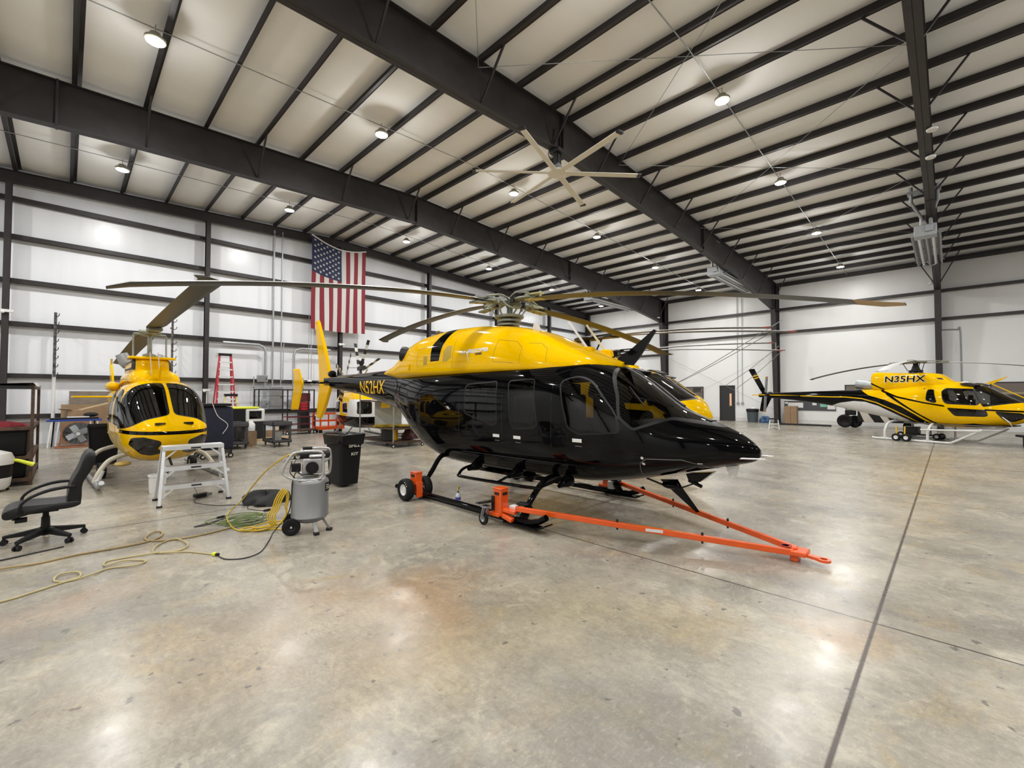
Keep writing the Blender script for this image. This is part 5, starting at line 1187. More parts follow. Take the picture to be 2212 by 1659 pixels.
# navy-covered cart right of the yellow helicopter
nv = stand('covered_cart', 3.02, 15.0, 0, 'tall cart draped in a dark navy cover, right of the yellow helicopter', 'cart')
MB().box((0, 0, .85), (.78, 1.0, 1.2), taper=.94).build('cover', mat('navy_cloth', (.010, .013, .035), .8, bump=.4, bscale=8), nv, bevel=.06); MB().box((-.05, -.1, 1.50), (.7, .8, .07)).build('top_board', PLA, nv)
for s in (-1, 1):
    for q in (-1, 1): wheel(nv, (s * .33, q * .4, .07), .07, .04)
for s in (-1, 1): MB().box((s * .33, 0, .18), (.05, .9, .14)).build('cart_frame', DRK, nv)
tag(MB().tube([(2.85, 14.42, 1.56), (2.98, 14.40, 1.2), (3.22, 14.40, .95), (3.1, 14.40, .7)], .009, 6, smooth=6).build('white_cable', WPL), 'white cable looping down the navy cart cover', 'cable')
# dark utility carts
def ucart(x, y, rz, label, L=1.1, W2=.62, h=.86):
    t = stand('utility_cart', x, y, rz, label, 'cart', 'dark two-shelf utility carts'); CG = mat('cart_charcoal', (.055, .055, .06), .5)
    for zz, hh in ((h, .14), (.24, .10)):
        m = MB(); m.box((0, 0, zz - hh + .02), (L, W2, .03))
        for s in (-1, 1): m.box((s * (L / 2 - .015), 0, zz - hh / 2), (.03, W2, hh)).box((0, s * (W2 / 2 - .015), zz - hh / 2), (L, .03, hh))
        m.build('cart_tray', CG, t, bevel=.008)
    for a in (-1, 1):
        for b in (-1, 1): MB().box((a * (L / 2 - .05), b * (W2 / 2 - .05), (h + .12) / 2), (.07, .07, h - .14)).build('cart_leg', CG, t, bevel=.01); wheel(t, (a * (L / 2 - .08), b * (W2 / 2 - .08), .065), .065, .035)
    MB().box((.0, -W2 / 2 + .05, h - .22), (L * .5, .2, .16)).build('cart_drawer', CG, t)
    return t
ucart(5.27, 16.85, PI / 2, 'dark two-shelf utility cart with a bucket, left of the tail fins')
ucart(4.0, 17.1, PI / 2, 'dark two-shelf utility cart beside the navy-covered cart')
def bucket(x, y, z, r, h, label, m=None, nm='bucket'):
    t = empty(nm, (x, y, z), 0, label, 'bucket'); MB().lathe((0, 0, 0), (0, 0, 1), [(.001, 0), (r * .86, 0), (r, h), (r * 1.06, h), (r * 1.06, h - .03), (r * .97, h - .02), (r * .84, .01), (.001, .01)], 24).build('bucket_body', m or WPL, t)
    MB().tube([(r * 1.03 * math.cos(a), r * 1.03 * math.sin(a), h * .8 - .10 * math.sin(a)) for a in [PI + k * PI / 10 for k in range(11)]], .004, 5).build('bucket_handle', GREYM, t); return t
bucket(5.25, 16.75, .17, .15, .34, 'pale plastic bucket on the lower tray of the utility cart', mat('cloudy_plastic', (.42, .41, .38), .5))
tag(MB().lathe((4.62, 17.5, .50), (0, 0, 1), [(.10, 0), (.13, .02), (.13, .25), (.06, .34), (.05, .38), (.01, .38)], 16).box((4.62, 17.5, .25), (.3, .3, .5), 1).build('spray_can_drum', [WPL, CARD]), 'white jug on a cardboard box beside the utility cart', 'jug')
# small white and yellow engine pod behind the carts
pd = stand('equipment_pod', 4.9, 19.2, 0, 'white, black and yellow equipment box behind the navy-covered cart', 'equipment box')
MB().box((-.55, 0, 1.0), (.9, .7, .52)).build('black_side', PLA, pd, bevel=.03); MB().box((-.4, 0, 1.29), (1.5, .74, .07)).build('yellow_lid', HIV, pd, bevel=.02); MB().box((.22, 0, 1.0), (.66, .72, .5)).build('white_side', WPL, pd, bevel=.05); MB().box((.22, -.37, 1.02), (.42, .02, .30)).build('window', GLD, pd, bevel=.01)
MB().box((-.2, 0, .38), (1.5, .7, .74)).build('stand', DRK, pd)
# open black frame rack, red tool cabinet, red rail trolley
fr = stand('tube_frame_rack', 7.2, 22.15, 0, 'open black tube rack in front of the electrical panel', 'rack')
for xx in (-1.15, .05, 1.25):
    for yy in (-.35, .3): MB().box((xx, yy, 1.02), (.045, .045, 2.04)).build('rack_post', DRK, fr)
for zz in (.12, .98, 2.02):
    for yy in (-.35, .3): MB().box((.05, yy, zz), (2.45, .045, .045)).build('rack_rail', DRK, fr)
tg = stand('tool_cabinet', 8.3, 22.72, 0, 'red tool cabinet behind the yellow tail plate', 'tool cabinet')
MB().box((0, 0, .5), (.42, .40, 1.0)).build('stand', DRK, tg); MB().box((0, 0, 1.22), (.44, .42, .44)).build('lower_chest', mat('deep_red', (.20, .008, .015), .4), tg, bevel=.01); MB().box((.04, 0, 1.66), (.42, .40, .42)).build('upper_chest', MAR, tg, bevel=.01)
for k in range(3): MB().box((0, -.22, 1.09 + .13 * k), (.38, .02, .10)).build('drawer', RED, tg)
rt = stand('rail_trolley', 7.55, 21.2, 0, 'low maroon rail trolley beside the dark rack', 'trolley')
MB().box((0, 0, .18), (1.3, .7, .06)).build('trolley_deck', RUST, rt)
for s in (-1, 1):
    for q in (-1, 1): MB().box((s * .6, q * .32, .48), (.04, .04, .62)).build('trolley_post', MAR, rt); wheel(rt, (s * .6, q * .3, .075), .075, .04)
    MB().box((0, s * .32, .78), (1.24, .04, .04)).build('trolley_rail', MAR, rt); MB().box((0, s * .32, .45), (1.24, .03, .03)).build('trolley_rail', MAR, rt)
# orange lift basket
ob = stand('lift_basket', 8.95, 21.3, .1, 'bright orange lift basket on the floor under the tail fin', 'basket')
MB().box((0, 0, .22), (1.25, .75, .16)).build('basket_floor', ORG, ob, bevel=.01)
for a in (-.6, -.2, .2, .6):
    for b in (-.36, .36): MB().box((a, b, .58), (.045, .045, .6)).build('basket_post', ORG, ob)
for zz in (.55, .88):
    for b in (-.36, .36): MB().box((0, b, zz), (1.25, .04, .045)).build('basket_rail', ORG, ob)
    for a in (-.6, .6): MB().box((a, 0, zz), (.04, .75, .045)).build('basket_rail', ORG, ob)
MB().tube([(.25, -.36, .9), (.27, -.36, 1.25), (.4, -.36, 1.32), (.55, -.36, 1.22), (.62, -.36, .3)], .04, 8, smooth=4).build('hoop', ORG, ob); MB().box((.68, -.1, .6), (.10, .5, .62)).build('end_panel', mat('amber_paint', (.75, .32, .02), .4), ob, bevel=.02)
for a in (-.5, .5): MB().box((a, -.2, .07), (.12, .12, .14)).build('basket_foot', DRK, ob); MB().box((a, .2, .07), (.12, .12, .14)).build('basket_foot', DRK, ob)
# parked yellow and white helicopter cabin being rebuilt
wk = stand('helicopter_cabin', 9.3, 18.9, -PI / 2 - .15, 'stripped white, black and yellow helicopter cabin parked by the back wall', 'helicopter')
st = [(-1.6, 1.75, .5, .4, 1.1, 2.6, 2.6), (-1.45, 1.85, .4, .62, 1.1, 3, 3), (-.6, 1.95, .35, .72, 1.1, 3.2, 3.2), (.6, 1.98, .35, .74, 1.1, 3.2, 3.2), (1.3, 1.9, .4, .72, 1.1, 3, 3), (1.7, 1.7, .5, .66, 1.0, 2.8, 2.8), (1.9, 1.5, .6, .5, 1.0, 2.6, 2.6)]
bm = hull(st, .12, 40)
cut(bm, [(-1.7, .88), (2.0, .88), (2.0, .2), (-1.7, .2)], 1, 0, mi=2); cut(bm, [(.95, 1.60), (2.0, 1.60), (2.0, .88), (.75, .88)], 1, 0, mi=1); cut(bm, [(-1.7, 1.5), (-.5, 1.5), (-.3, .9), (-1.7, .9)], 1, 0, mi=1)
for P in (round_poly([(-1.4, 1.5), (-.35, 1.55), (-.35, .98), (-1.25, .95)], .1, 3), round_poly([(.0, 1.45), (.72, 1.5), (.86, .98), (.05, 1.0)], .1, 3)): window(bm, P, wk, GLD, 'window', both=True, si=1, seal=.04)
for P, nm in ((round_poly([(-.64, 1.0), (-.06, 1.0), (-.06, 1.5), (-.60, 1.52)], .08, 3), 'w'), (round_poly([(.06, 1.0), (.60, 1.0), (.58, 1.5), (.06, 1.5)], .08, 3), 'w')):
    cut(bm, offset_poly(P, -.05), 0, 0, mi=1, flt=lambda c: c.x > 1.2); detach(bm, cut(bm, P, 0, 0, flt=lambda c: c.x > 1.2), 'windscreen', GLD, wk)
finish(bm, 'cabin_shell', [YEL, WHT, BLK], wk, 40)
MB().box((.3, 0, 2.1), (1.6, .8, .35)).build('engine_deck', mat('torn_yellow', (.55, .38, .03), .6, col2=(.2, .14, .03), vscale=6), wk, bevel=.12)
for s in (-1, 1): MB().tube([(-1.6, s * .8, .04), (1.6, s * .8, .04)], .04, 8).bar((-.8, s * .8, .1), (-.8, s * .5, .5), .05, .05).bar((.9, s * .8, .1), (.9, s * .5, .5), .05, .05).build('skid_tube', GREYM, wk)
MB().lathe((.3, 0, 2.2), (0, 0, 1), [(.2, 0), (.12, .3), (.07, .5), (.07, .9), (.12, 1.0), (.12, 1.1)], 14).bar((.0, 0, 2.95), (.6, 0, 3.0), .2, .16).build('rotor_mast', DRK, wk)
for k, (a, b) in enumerate(((2.75, 0), (1.2, .35), (.25, .9))):
    e = V(math.cos(a) * .55, .2, math.sin(a)).normalized() if k else V(-.45, 0, .9).normalized(); mb = MB(); c0 = V(.1 - k * .15, 0, 2.75)
    for i in range(6): mb.bar(c0 + e * (.25 + i * .22), c0 + e * (.47 + i * .22), .02, .13, i % 2, up=(0, 1, 0))
    mb.bar(c0, c0 + e * .25, .03, .04, 0, up=(0, 1, 0)); mb.build('striped_blade', [mat('white_blade', (0, 0, 0)), mat('black_band', (0, 0, 0))], wk)
MB().bar((-.5, -.3, 3.02), (.1, -.1, 3.0), .05, .04).bar((.5, 0, 2.5), (1.1, 0, 2.9), .06, .05).bar((.6, 0, 2.3), (.45, 0, 2.9), .05, .05).build('control_link', ALU, wk)
# wire shelving with spare panels
def wrack(x, y, rz, label, L, W2, h, shelves=(.18,)):
    t = stand('parts_rack', x, y, rz, label, 'parts rack')
    for a in (-1, 1):
        for b in (-1, 1): MB().box((a * L / 2, b * W2 / 2, h / 2 + .08), (.035, .035, h - .16)).build('rack_post', GREYM if h > 1 else RUST, t); wheel(t, (a * L / 2, b * W2 / 2, .06), .06, .03)
    for z in shelves: MB().box((0, 0, z), (L, W2, .03)).box((0, W2 / 2, z + .02), (L, .035, .06)).box((0, -W2 / 2, z + .02), (L, .035, .06)).build('rack_shelf', RUST, t)
    return t
wrack(8.35, 14.5, .0, 'tall wheeled parts rack with yellow panels behind the SPILL KIT bin', 1.15, 2.4, 1.95, (.16, .62, 1.55))
wrack(9.6, 15.1, .0, 'low wheeled deck with yellow panels and cables next to the tall rack', 1.0, 1.9, .5, (.18,))
YP = mat('oily_yellow', (.62, .42, .02), .35, col2=(.22, .16, .01), vscale=3)
def panel(x, y, z, w2, h, rz, tilt, m, label, th=.03): 
    o = MB().box((0, 0, h / 2), (w2, th, h)).build('spare_panel', m, bevel=.01); o.location = (x, y, z); o.rotation_euler = (tilt, 0, rz); return tag(o, label, 'panel')
panel(9.55, 14.2, .22, .75, .95, -.8, -.25, YP, 'upright dirty yellow panel leaning at the right of the parts rack', .05)
panel(9.95, 14.35, .22, .6, .9, -.7, -.4, mat('dull_grey_panel', (.25, .26, .27), .5), 'grey curved panel behind the dirty yellow panel')
panel(9.3, 14.55, .22, .3, 1.05, -.9, -.15, DRK, 'dark narrow panel standing on the low deck')
panel(8.15, 13.9, .20, .22, .42, -.75, 0, YEL, 'bright yellow channel piece on the rack bottom shelf', .3)
panel(7.98, 14.0, .20, .42, .40, -.75, 0, DRK, 'dark square box beside the yellow channel piece', .3)
panel(8.55, 15.0, .66, 1.0, .9, -.75, 0, mat('pale_cabinet', (.50, .53, .51), .4), 'pale grey flat panel standing inside the tall rack', .06)
tag(MB().prism([(-.75, .0), (.8, .05), (.75, .10), (-.7, .08)], -.3, .3, 1).xf(Matrix.Translation((8.4, 14.2, .64)) @ Matrix.Rotation(-.8, 4, 'Z')).build('spare_panel', YP), 'long curved yellow panel lying on the middle shelf of the rack', 'panel')
tag(heap(8.35, 14.5, 1.57, .5, .95, .16, 9).build('crumpled_wrap', mat('grey_wrap', (.32, .30, .26), .6)), 'crumpled wrapped parts on top of the tall rack', 'wrapped parts')
tag(heap(8.9, 14.1, .20, .25, .35, .28, 5, rough=.5).build('hose_pile', mat('pinkish_hose', (.24, .07, .08), .6, col2=(.05, .04, .04), vscale=25)), 'tangle of red hoses on the bottom deck of the racks', 'hoses')['kind'] = 'stuff'
# cartons and scraps on the floor under the carts
for i, (x, y2, w2, d2, h2, lab) in enumerate(((5.0, 19.9, .8, .5, .34, 'long cardboard carton on the floor behind the carts'), (6.0, 20.3, .7, .4, .30, 'short cardboard carton right of the long one'), (3.7, 18.2, .5, .4, .36, 'cardboard carton seen under the left utility cart'))):
    t = empty('cardboard_box', (x, y2, 0), .1 * i, lab, 'box'); MB().box((0, 0, h2 / 2), (w2, d2, h2)).build('box_body', CARD, t); MB().bar((-w2 / 2, 0, h2), (-w2 / 2 - .12, 0, h2 + .1), d2, .006).bar((w2 / 2, 0, h2), (w2 / 2 + .12, 0, h2 + .08), d2, .006).build('box_flap', WOOD, t)
tag(MB().box((5.6, 19.0, .05), (1.7, .5, .10), rz=.05).build('timber_skid', WOOD), 'flat wooden skid on the floor behind the middle cart', 'pallet')
# ================================================================ WORK AREA IN FRONT
def face(x, y): return math.atan2(-x, y)
# ---- office chair, seen from the side
ch = empty('office_chair', (-.14, 7.9, 0), .02, 'black leather swivel office chair at the left edge', 'chair')
for k in range(5):
    a = math.radians(-128 + 72 * k); e = V(math.cos(a), math.sin(a), 0)
    o = MB().ring([[tuple(V(0, 0, 0) + e * r + V(-e.y, e.x, 0) * w2 * s + V(0, 0, z + (h2 if t else 0))) for s, t in ((-1, 0), (1, 0), (1, 1), (-1, 1))] for r, w2, z, h2 in ((.03, .035, .10, .075), (.20, .028, .085, .055), (.37, .022, .075, .035))]).build('chair_base_leg', PLA, ch, bevel=.006)
    for s in (-1, 1): MB().cyl(e * .36 + V(-e.y, e.x, 0) * s * .012 + V(0, 0, .03), e * .36 + V(-e.y, e.x, 0) * s * .03 + V(0, 0, .03), .03).build('caster', PLA, o)
    MB().cyl(e * .36 + V(0, 0, .03), e * .36 + V(0, 0, .085), .012).box(tuple(e * .36 + V(0, 0, .055)), (.04, .04, .02)).build('caster_stem', PLA, o)
MB().lathe((0, 0, .08), (0, 0, 1), [(.05, 0), (.05, .10), (.042, .1), (.038, .22), (.03, .22), (.026, .30)], 16).build('gas_column', PLA, ch)
MB().box((-.02, 0, .385), (.26, .18, .045)).bar((-.18, 0, .37), (-.26, -.14, .33), .04, .015).box((-.20, -.14, .32), (.10, .08, .05)).build('tilt_mechanism', PLA, ch, bevel=.008)
def cushion(prof, half, name, parent, m, rr=.05):
    """prof: list of (x, z) around a closed side outline; rounded across the width"""
    rings = []
    cx = sum(p[0] for p in prof) / len(prof); cz = sum(p[1] for p in prof) / len(prof)
    for y, q in ((-half, .80), (-half * .97, .90), (-half * .88, .97), (-half * .6, 1), (0, 1.0), (half * .6, 1), (half * .88, .97), (half * .97, .90), (half, .80)):
        rings.append([(cx + (p[0] - cx) * (q if q > .9 else q + .08), y, cz + (p[1] - cz) * q) for p in prof])
    return MB().ring(rings).build(name, m, parent, smooth=70)
pr = [tuple(p)[:2] for p in curve_pts([V(-.35, .42, 0), V(-.30, .475, 0), (V(-.18, .50, 0)), V(.08, .49, 0), V(.27, .49, 0), V(.30, .44, 0), V(.20, .405, 0), V(-.05, .405, 0), V(-.22, .365, 0), V(-.33, .355, 0)], 4, True)]
cushion(pr, .25, 'seat', ch, LEA)
bk = [tuple(p)[:2] for p in curve_pts([V(.18, .48, 0), V(.20, .68, 0), V(.275, .88, 0), V(.32, 1.03, 0), V(.37, 1.085, 0), V(.425, 1.04, 0), V(.395, .88, 0), V(.31, .68, 0), V(.30, .46, 0), V(.25, .42, 0)], 4, True)]
cushion(bk, .24, 'backrest', ch, LEA)
for s in (-1, 1):
    MB().tube([(-.20, s * .25, .42), (-.21, s * .285, .48), (-.19, s * .29, .54), (-.12, s * .29, .60), (.0, s * .285, .65), (.12, s * .28, .67), (.24, s * .25, .67)], [.018, .016, .016, .017, .02, .02, .018], 8, smooth=5).build('armrest', PLA, ch)
# ---- aluminium work platform
wp = empty('work_platform', (1.56, 9.23, 0), -.035, 'aluminium three-step work platform in front of the yellow helicopter', 'work platform')
for s in (-1, 1):
    for f, y0, y1 in ((0, -.335, -.10), (1, .335, .10)):
        a = V(s * .47, y0, .02); b = V(s * .40, y1, .92); MB().bar(a, b, .042, .025).build('platform_leg', ALUW, wp); MB().box(tuple(a + V(0, 0, -.005)), (.075, .06, .03)).build('rubber_foot', RUB, wp, bevel=.006)
for q, dp in ((.34, .20), (.655, .20), (1.0, .24)):
    z = .92 * q; yc = -.335 + .235 * q; w2 = .47 - .07 * q
    if q == 1.0: MB().box((0, 0, .93), (w2 * 2 + .04, .27, .02)).box((0, -.13, .905), (w2 * 2 + .05, .02, .06)).box((0, .13, .905), (w2 * 2 + .05, .02, .06)).build('platform_top', ALUW, wp)
    else:
        MB().box((0, yc + dp / 2, z), (w2 * 2, dp, .012)).box((0, yc - .005, z - .025), (w2 * 2 + .03, .018, .07)).box((0, yc + dp, z - .02), (w2 * 2, .016, .05)).build('platform_step', ALUW, wp)
        MB().box((0, yc + dp / 2, z + .009), (w2 * 2 - .1, dp - .04, .006)).build('grip_tread', mat('tread_grey', (.20, .18, .16), .8), wp)
    for s in (-1, 1): MB().bar((s * (w2 + .015), yc - .02, z - .20), (s * (w2 - .17), yc - .012, z - .04), .012, .024).build('gusset_brace', ALUW, wp)
    MB().box((0.02, yc - .018 if q < 1 else -.143, z - .022), (.14, .004, .022)).build('maker_plate', DRK, wp)
bucket(1.22, 10.35, 0, .135, .33, 'white plastic bucket behind the aluminium work platform')
pb = empty('power_adapter', (1.70, 9.3, 0), .3, 'black power brick on the floor under the work platform', 'power brick'); MB().box((0, 0, .045), (.22, .11, .065)).build('case', PLA, pb, bevel=.015); MB().box((.1, -.066, .05), (.09, .004, .05)).build('brick_label', GRY, pb)
# ---- air compressor
cx, cy = 2.31, 6.05; cp = empty('air_compressor', (cx, cy, 0), face(cx, cy), 'grey upright air compressor with a tubular cage and one black wheel', 'air compressor')
SIL = mat('compressor_grey', (.25, .255, .26), .35, metal=.35, coat=.3)
MB().lathe((0, 0, 0), (0, 0, 1), [(.01, .115), (.12, .125), (.19, .155), (.225, .20), (.232, .205), (.232, .215), (.228, .22), (.228, .64), (.222, .67), (.19, .70), (.12, .72), (.01, .725)], 40).build('tank', SIL, cp)
for a in (-.35, -1.25): 
    e = V(math.cos(a), math.sin(a), 0); MB().bar(e * .15 + V(0, 0, .18), e * .25 + V(0, 0, .03), .05, .012).build('tank_foot', SIL, cp, bevel=.003); MB().box(tuple(e * .25 + V(0, 0, .018)), (.07, .06, .036), rz=a).build('rubber_foot', RUB, cp, bevel=.006)
MB().bar((-.10, .05, .18), (-.20, .02, .10), .05, .02).cyl((-.2, -.12, .105), (-.2, .2, .105), .01).build('axle_bracket', SIL, cp)
wheel(cp, (-.215, -.14, .108), .108, .05, hubm=PLA); wheel(cp, (-.215, .16, .108), .108, .05, hubm=PLA); MB().cyl((-.215, -.17, .108), (-.215, -.16, .108), .012).build('hub_bolt', ALUW, cp)
T2 = mat('cage_tube', (.50, .50, .50), .3, metal=.6)
for y0 in (-.17, .19):
    q = [(-.14, y0, .70), (.09, y0, .70), (.15, y0, .76), (.15, y0, 1.0), (.09, y0, 1.06), (-.16, y0, 1.06), (-.24, y0, 1.0), (-.32, y0, .84), (-.29, y0, .77)]
    MB().tube([Vector((a + (.10 if y0 > 0 else 0), b, c)) for a, b, c in q], .0155, 10, smooth=3, closed=True).build('cage_frame', T2, cp)
MB().tube([(.15, -.17, .90), (.25, .19, .93)], .012, 8).build('cage_crossbar', T2, cp)
MB().tube([(-.10, .19, 1.068), (.02, .19, 1.068)], .022, 8).build('cage_grip', PLA, cp)
MB().box((.02, .0, .86), (.24, .20, .20)).box((.08, .0, .99), (.2, .22, .04)).build('pump_body', mat('cast_silver', (.5, .5, .5), .4, metal=.4), cp, bevel=.03)
MB().cyl((.02, -.10, .845), (.02, -.16, .845), .078).cyl((.02, -.16, .845), (.02, -.165, .845), .05).build('fan_cover', PLA, cp, bevel=.008)
MB().lathe((-.02, -.02, 1.0), (1, 0, 0), [(.01, -.16), (.05, -.15), (.052, .25), (.01, .26)], 14).box((-.17, -.06, .85), (.11, .1, .10)).box((-.2, 0, .98), (.13, .12, .05)).build('motor_housing', PLA, cp, bevel=.01)
for s in (0, 1): MB().lathe((-.22 + .07 * s, -.13, 1.0), (0, -1, 0), [(.001, .0), (.027, 0), (.027, .02), (.001, .022)], 14).build('pressure_gauge', CHR, cp)
MB().tube([(-.16, -.08, .82), (-.10, -.13, .76), (-.02, -.12, .76), (.1, -.1, .74)], .008, 6, smooth=4).tube([(-.22, -.05, .93), (-.24, -.08, .80), (-.18, -.1, .72)], .006, 6, smooth=4).build('copper_line', DRK, cp)
MB().box((.205, -.105, .585), (.004, .09, .11), rz=-.48).build('warning_label', PLA, cp)
for k in range(3): MB().box((.2085, -.108, .565 + .022 * k), (.004, .07, .006), rz=-.48).build('label_line', WPL, cp)
# hose and cords
YH = mat('yellow_hose', (.62, .42, .02), .45); TH = mat('tan_hose', (.40, .29, .13), .55, var=.15); GH = mat('green_cord', (.13, .19, .05), .5); BC = mat('black_cord', (.018, .018, .018), .5)
def cord(pts, r, m, label, cat='cord', nm='extension_cord', k=5, group=None): return tag(MB().tube([(p[0], p[1], (p[2] if len(p) > 2 else r)) for p in pts], r, 7, smooth=k).build(nm, m), label, cat, group)
def bump(pts, r, seed=0):
    """lift strands a little where they cross"""
    rnd = random.Random(seed); return [(p[0], p[1], p[2] if len(p) > 2 else r + rnd.choice((0, 0, r * 1.2))) for p in pts]
cord([(2.09, 5.96, 1.03), (2.03, 6.13, 1.0), (1.94, 6.55, .79), (1.90, 7.0, .53), (1.87, 7.5, .22), (1.82, 7.85, .03), (1.70, 7.56), (1.63, 7.1), (1.63, 6.72), (1.76, 6.53), (1.98, 6.43), (2.05, 6.32)], .0095, YH, 'yellow air hose arching from the compressor down to the floor', 'hose', 'air_hose')
lp2 = MB()
for k in range(4):
    e = V(math.cos(face(cx, cy)), math.sin(face(cx, cy)), 0); f = V(-e.y, e.x, 0); c = V(cx, cy, 0) + e * (-.27 - .015 * k) + f * (.02 * k - .05)
    pts = [c + e * (.055 + .012 * k) * math.cos(a) * (1.3 if math.sin(a) < 0 else .8) + V(0, 0, .34 + (.20 + .01 * k) * math.sin(a)) - e * .05 * (1 - math.sin(a)) for a in [i * PI / 8 for i in range(16)]]
    lp2.tube(pts, .0095, 7, closed=True, smooth=2)
tag(lp2.build('coiled_hose', YH), 'yellow hose hanging in loops on the compressor side', 'hose')
lp3 = MB()
for k, (ax_, ay, rx, ry, an) in enumerate(((1.93, 6.55, .16, .045, .1), (1.90, 6.52, .12, .035, .2), (1.72, 6.60, .07, .03, 0), (1.98, 6.56, .20, .05, .05))):
    pts = [V(ax_ + rx * math.cos(t) * math.cos(an) - ry * math.sin(t) * math.sin(an), ay + rx * math.cos(t) * math.sin(an) * 1 + ry * 2.2 * math.sin(t), .010 + .012 * k) for t in [i * PI / 7 for i in range(14)]]
    lp3.tube(pts, .0095, 7, closed=True, smooth=2)
tag(lp3.build('coiled_hose', YH), 'flat coils of yellow hose lying left of the compressor wheel', 'hose')
cord(bump([(-1.2, 7.0), (-.43, 6.88), (-.17, 6.87), (.11, 6.93), (.42, 6.92), (.69, 6.93), (.86, 7.05), (.92, 7.28), (.83, 7.33), (.73, 7.12), (.80, 6.92), (1.04, 6.80), (1.32, 6.81), (1.58, 6.88), (1.68, 6.90)], .011, 1), .011, TH, 'tan hose running along the floor from the left edge to the yellow coils', 'hose', 'air_hose')
cord(bump([(-1.0, 5.75), (-.36, 5.84), (-.2, 5.9), (-.02, 6.0), (.13, 6.09), (.12, 6.24), (-.01, 6.27), (-.04, 6.13), (.05, 6.03), (.21, 6.05), (.35, 6.17), (.55, 6.06), (.64, 6.18), (.48, 6.31), (.33, 6.26), (.34, 6.44), (.47, 6.45), (.74, 6.37), (.95, 6.31), (1.06, 6.46), (1.0, 6.80), (.88, 6.80), (.77, 6.61), (.74, 6.43), (.86, 6.27), (1.02, 6.18), (1.19, 5.90)], .0085, 2), .0085, mat('beige_cord', (.44, .36, .17), .5), 'beige extension cord looping over the front left floor')
pg = empty('cord_plug', (1.20, 5.85, .022), -.9, 'lime and black plug where the beige cord meets the black one', 'plug'); MB().box((0, 0, 0), (.045, .035, .035)).build('plug_body', HIV, pg, bevel=.008); MB().box((.04, 0, -.003), (.04, .03, .03)).build('plug_end', PLA, pg, bevel=.008)
cord([(1.23, 5.79), (1.27, 5.62), (1.42, 5.52), (1.60, 5.61), (1.80, 5.98), (1.92, 6.25), (2.0, 6.35, .03), (2.07, 6.1, .3), (2.08, 6.02, .7), (2.12, 5.96, .84)], .0065, BC, 'black power cord from the plug up to the compressor motor')
gc = MB(); rnd = random.Random(11)
for k in range(7):
    ax_, ay = 1.86 + rnd.uniform(-.12, .12), 7.22 + rnd.uniform(-.16, .16); rx, ry, an = rnd.uniform(.16, .34), rnd.uniform(.12, .30), rnd.uniform(-.6, .6)
    pts = [V(ax_ + rx * math.cos(t) * math.cos(an) - ry * math.sin(t) * math.sin(an) + .02 * math.sin(3 * t + k), ay + rx * math.cos(t) * math.sin(an) + ry * math.sin(t) * math.cos(an) + .02 * math.cos(2 * t), .006 + .004 * (k % 4)) for t in [i * PI / 8 for i in range(16)]]
    gc.tube(pts, .0068, 6, closed=True, smooth=2)
tag(gc.build('tangled_cord', GH), 'tangled pile of green cord on the floor between platform and compressor', 'cord')
cord([(1.62, 9.22, .03), (1.55, 8.9), (1.75, 8.45), (1.95, 8.3), (2.1, 8.1), (2.05, 7.85), (2.15, 7.62), (2.22, 7.55)], .0055, BC, 'black cord from the power brick to the green tangle')
cord([(1.34, 8.25), (1.42, 7.95), (1.62, 7.80), (1.60, 7.52), (1.58, 7.4)], .0045, mat('pale_green_cord', (.33, .36, .25), .5), 'thin pale green cord wandering left of the green tangle')
cord(bump([(1.26, 7.30), (1.42, 7.36), (1.60, 7.46), (1.70, 7.52), (1.55, 7.40), (1.40, 7.28), (1.28, 7.27), (1.26, 7.30)], .006, 4), .006, BC, 'folded black cord lying left of the green tangle')
cord([(1.66, 9.36, .05), (1.6, 9.42, .25), (1.62, 9.36, .32)], .004, BC, 'thin black lead rising from the power brick to the platform step')
for i, (x, y, a, lab) in enumerate(((1.62, 7.55, .3, 'black connector on the left of the green tangle'), (2.22, 7.50, .1, 'black connector on the right of the green tangle'))): 
    t = empty('cord_connector', (x, y, .02), a, lab, 'connector'); MB().lathe((-.06, 0, 0), (1, 0, 0), [(.006, 0), (.016, .02), (.018, .10), (.010, .12)], 10).build('connector_body', PLA, t)
cord([(-.62, 6.05), (-.46, 5.98), (-.42, 6.08), (-.50, 6.16), (-.62, 6.12)], .012, YH, 'end of a bright yellow cord at the very left edge')
cord([(-.9, 7.3), (-.5, 7.28), (-.2, 7.36), (.02, 7.42)], .009, BC, 'short black and tan lead on the floor under the chair')
# ---- black cover on the floor
bc = heap(2.42, 8.18, 0, .36, .34, .16, 21, n=40, rough=.35); tag(bc.build('black_cover', mat('black_cloth', (.010, .010, .011), .85, bump=.5, bscale=12)), 'crumpled black cloth cover on the floor behind the compressor', 'cloth')
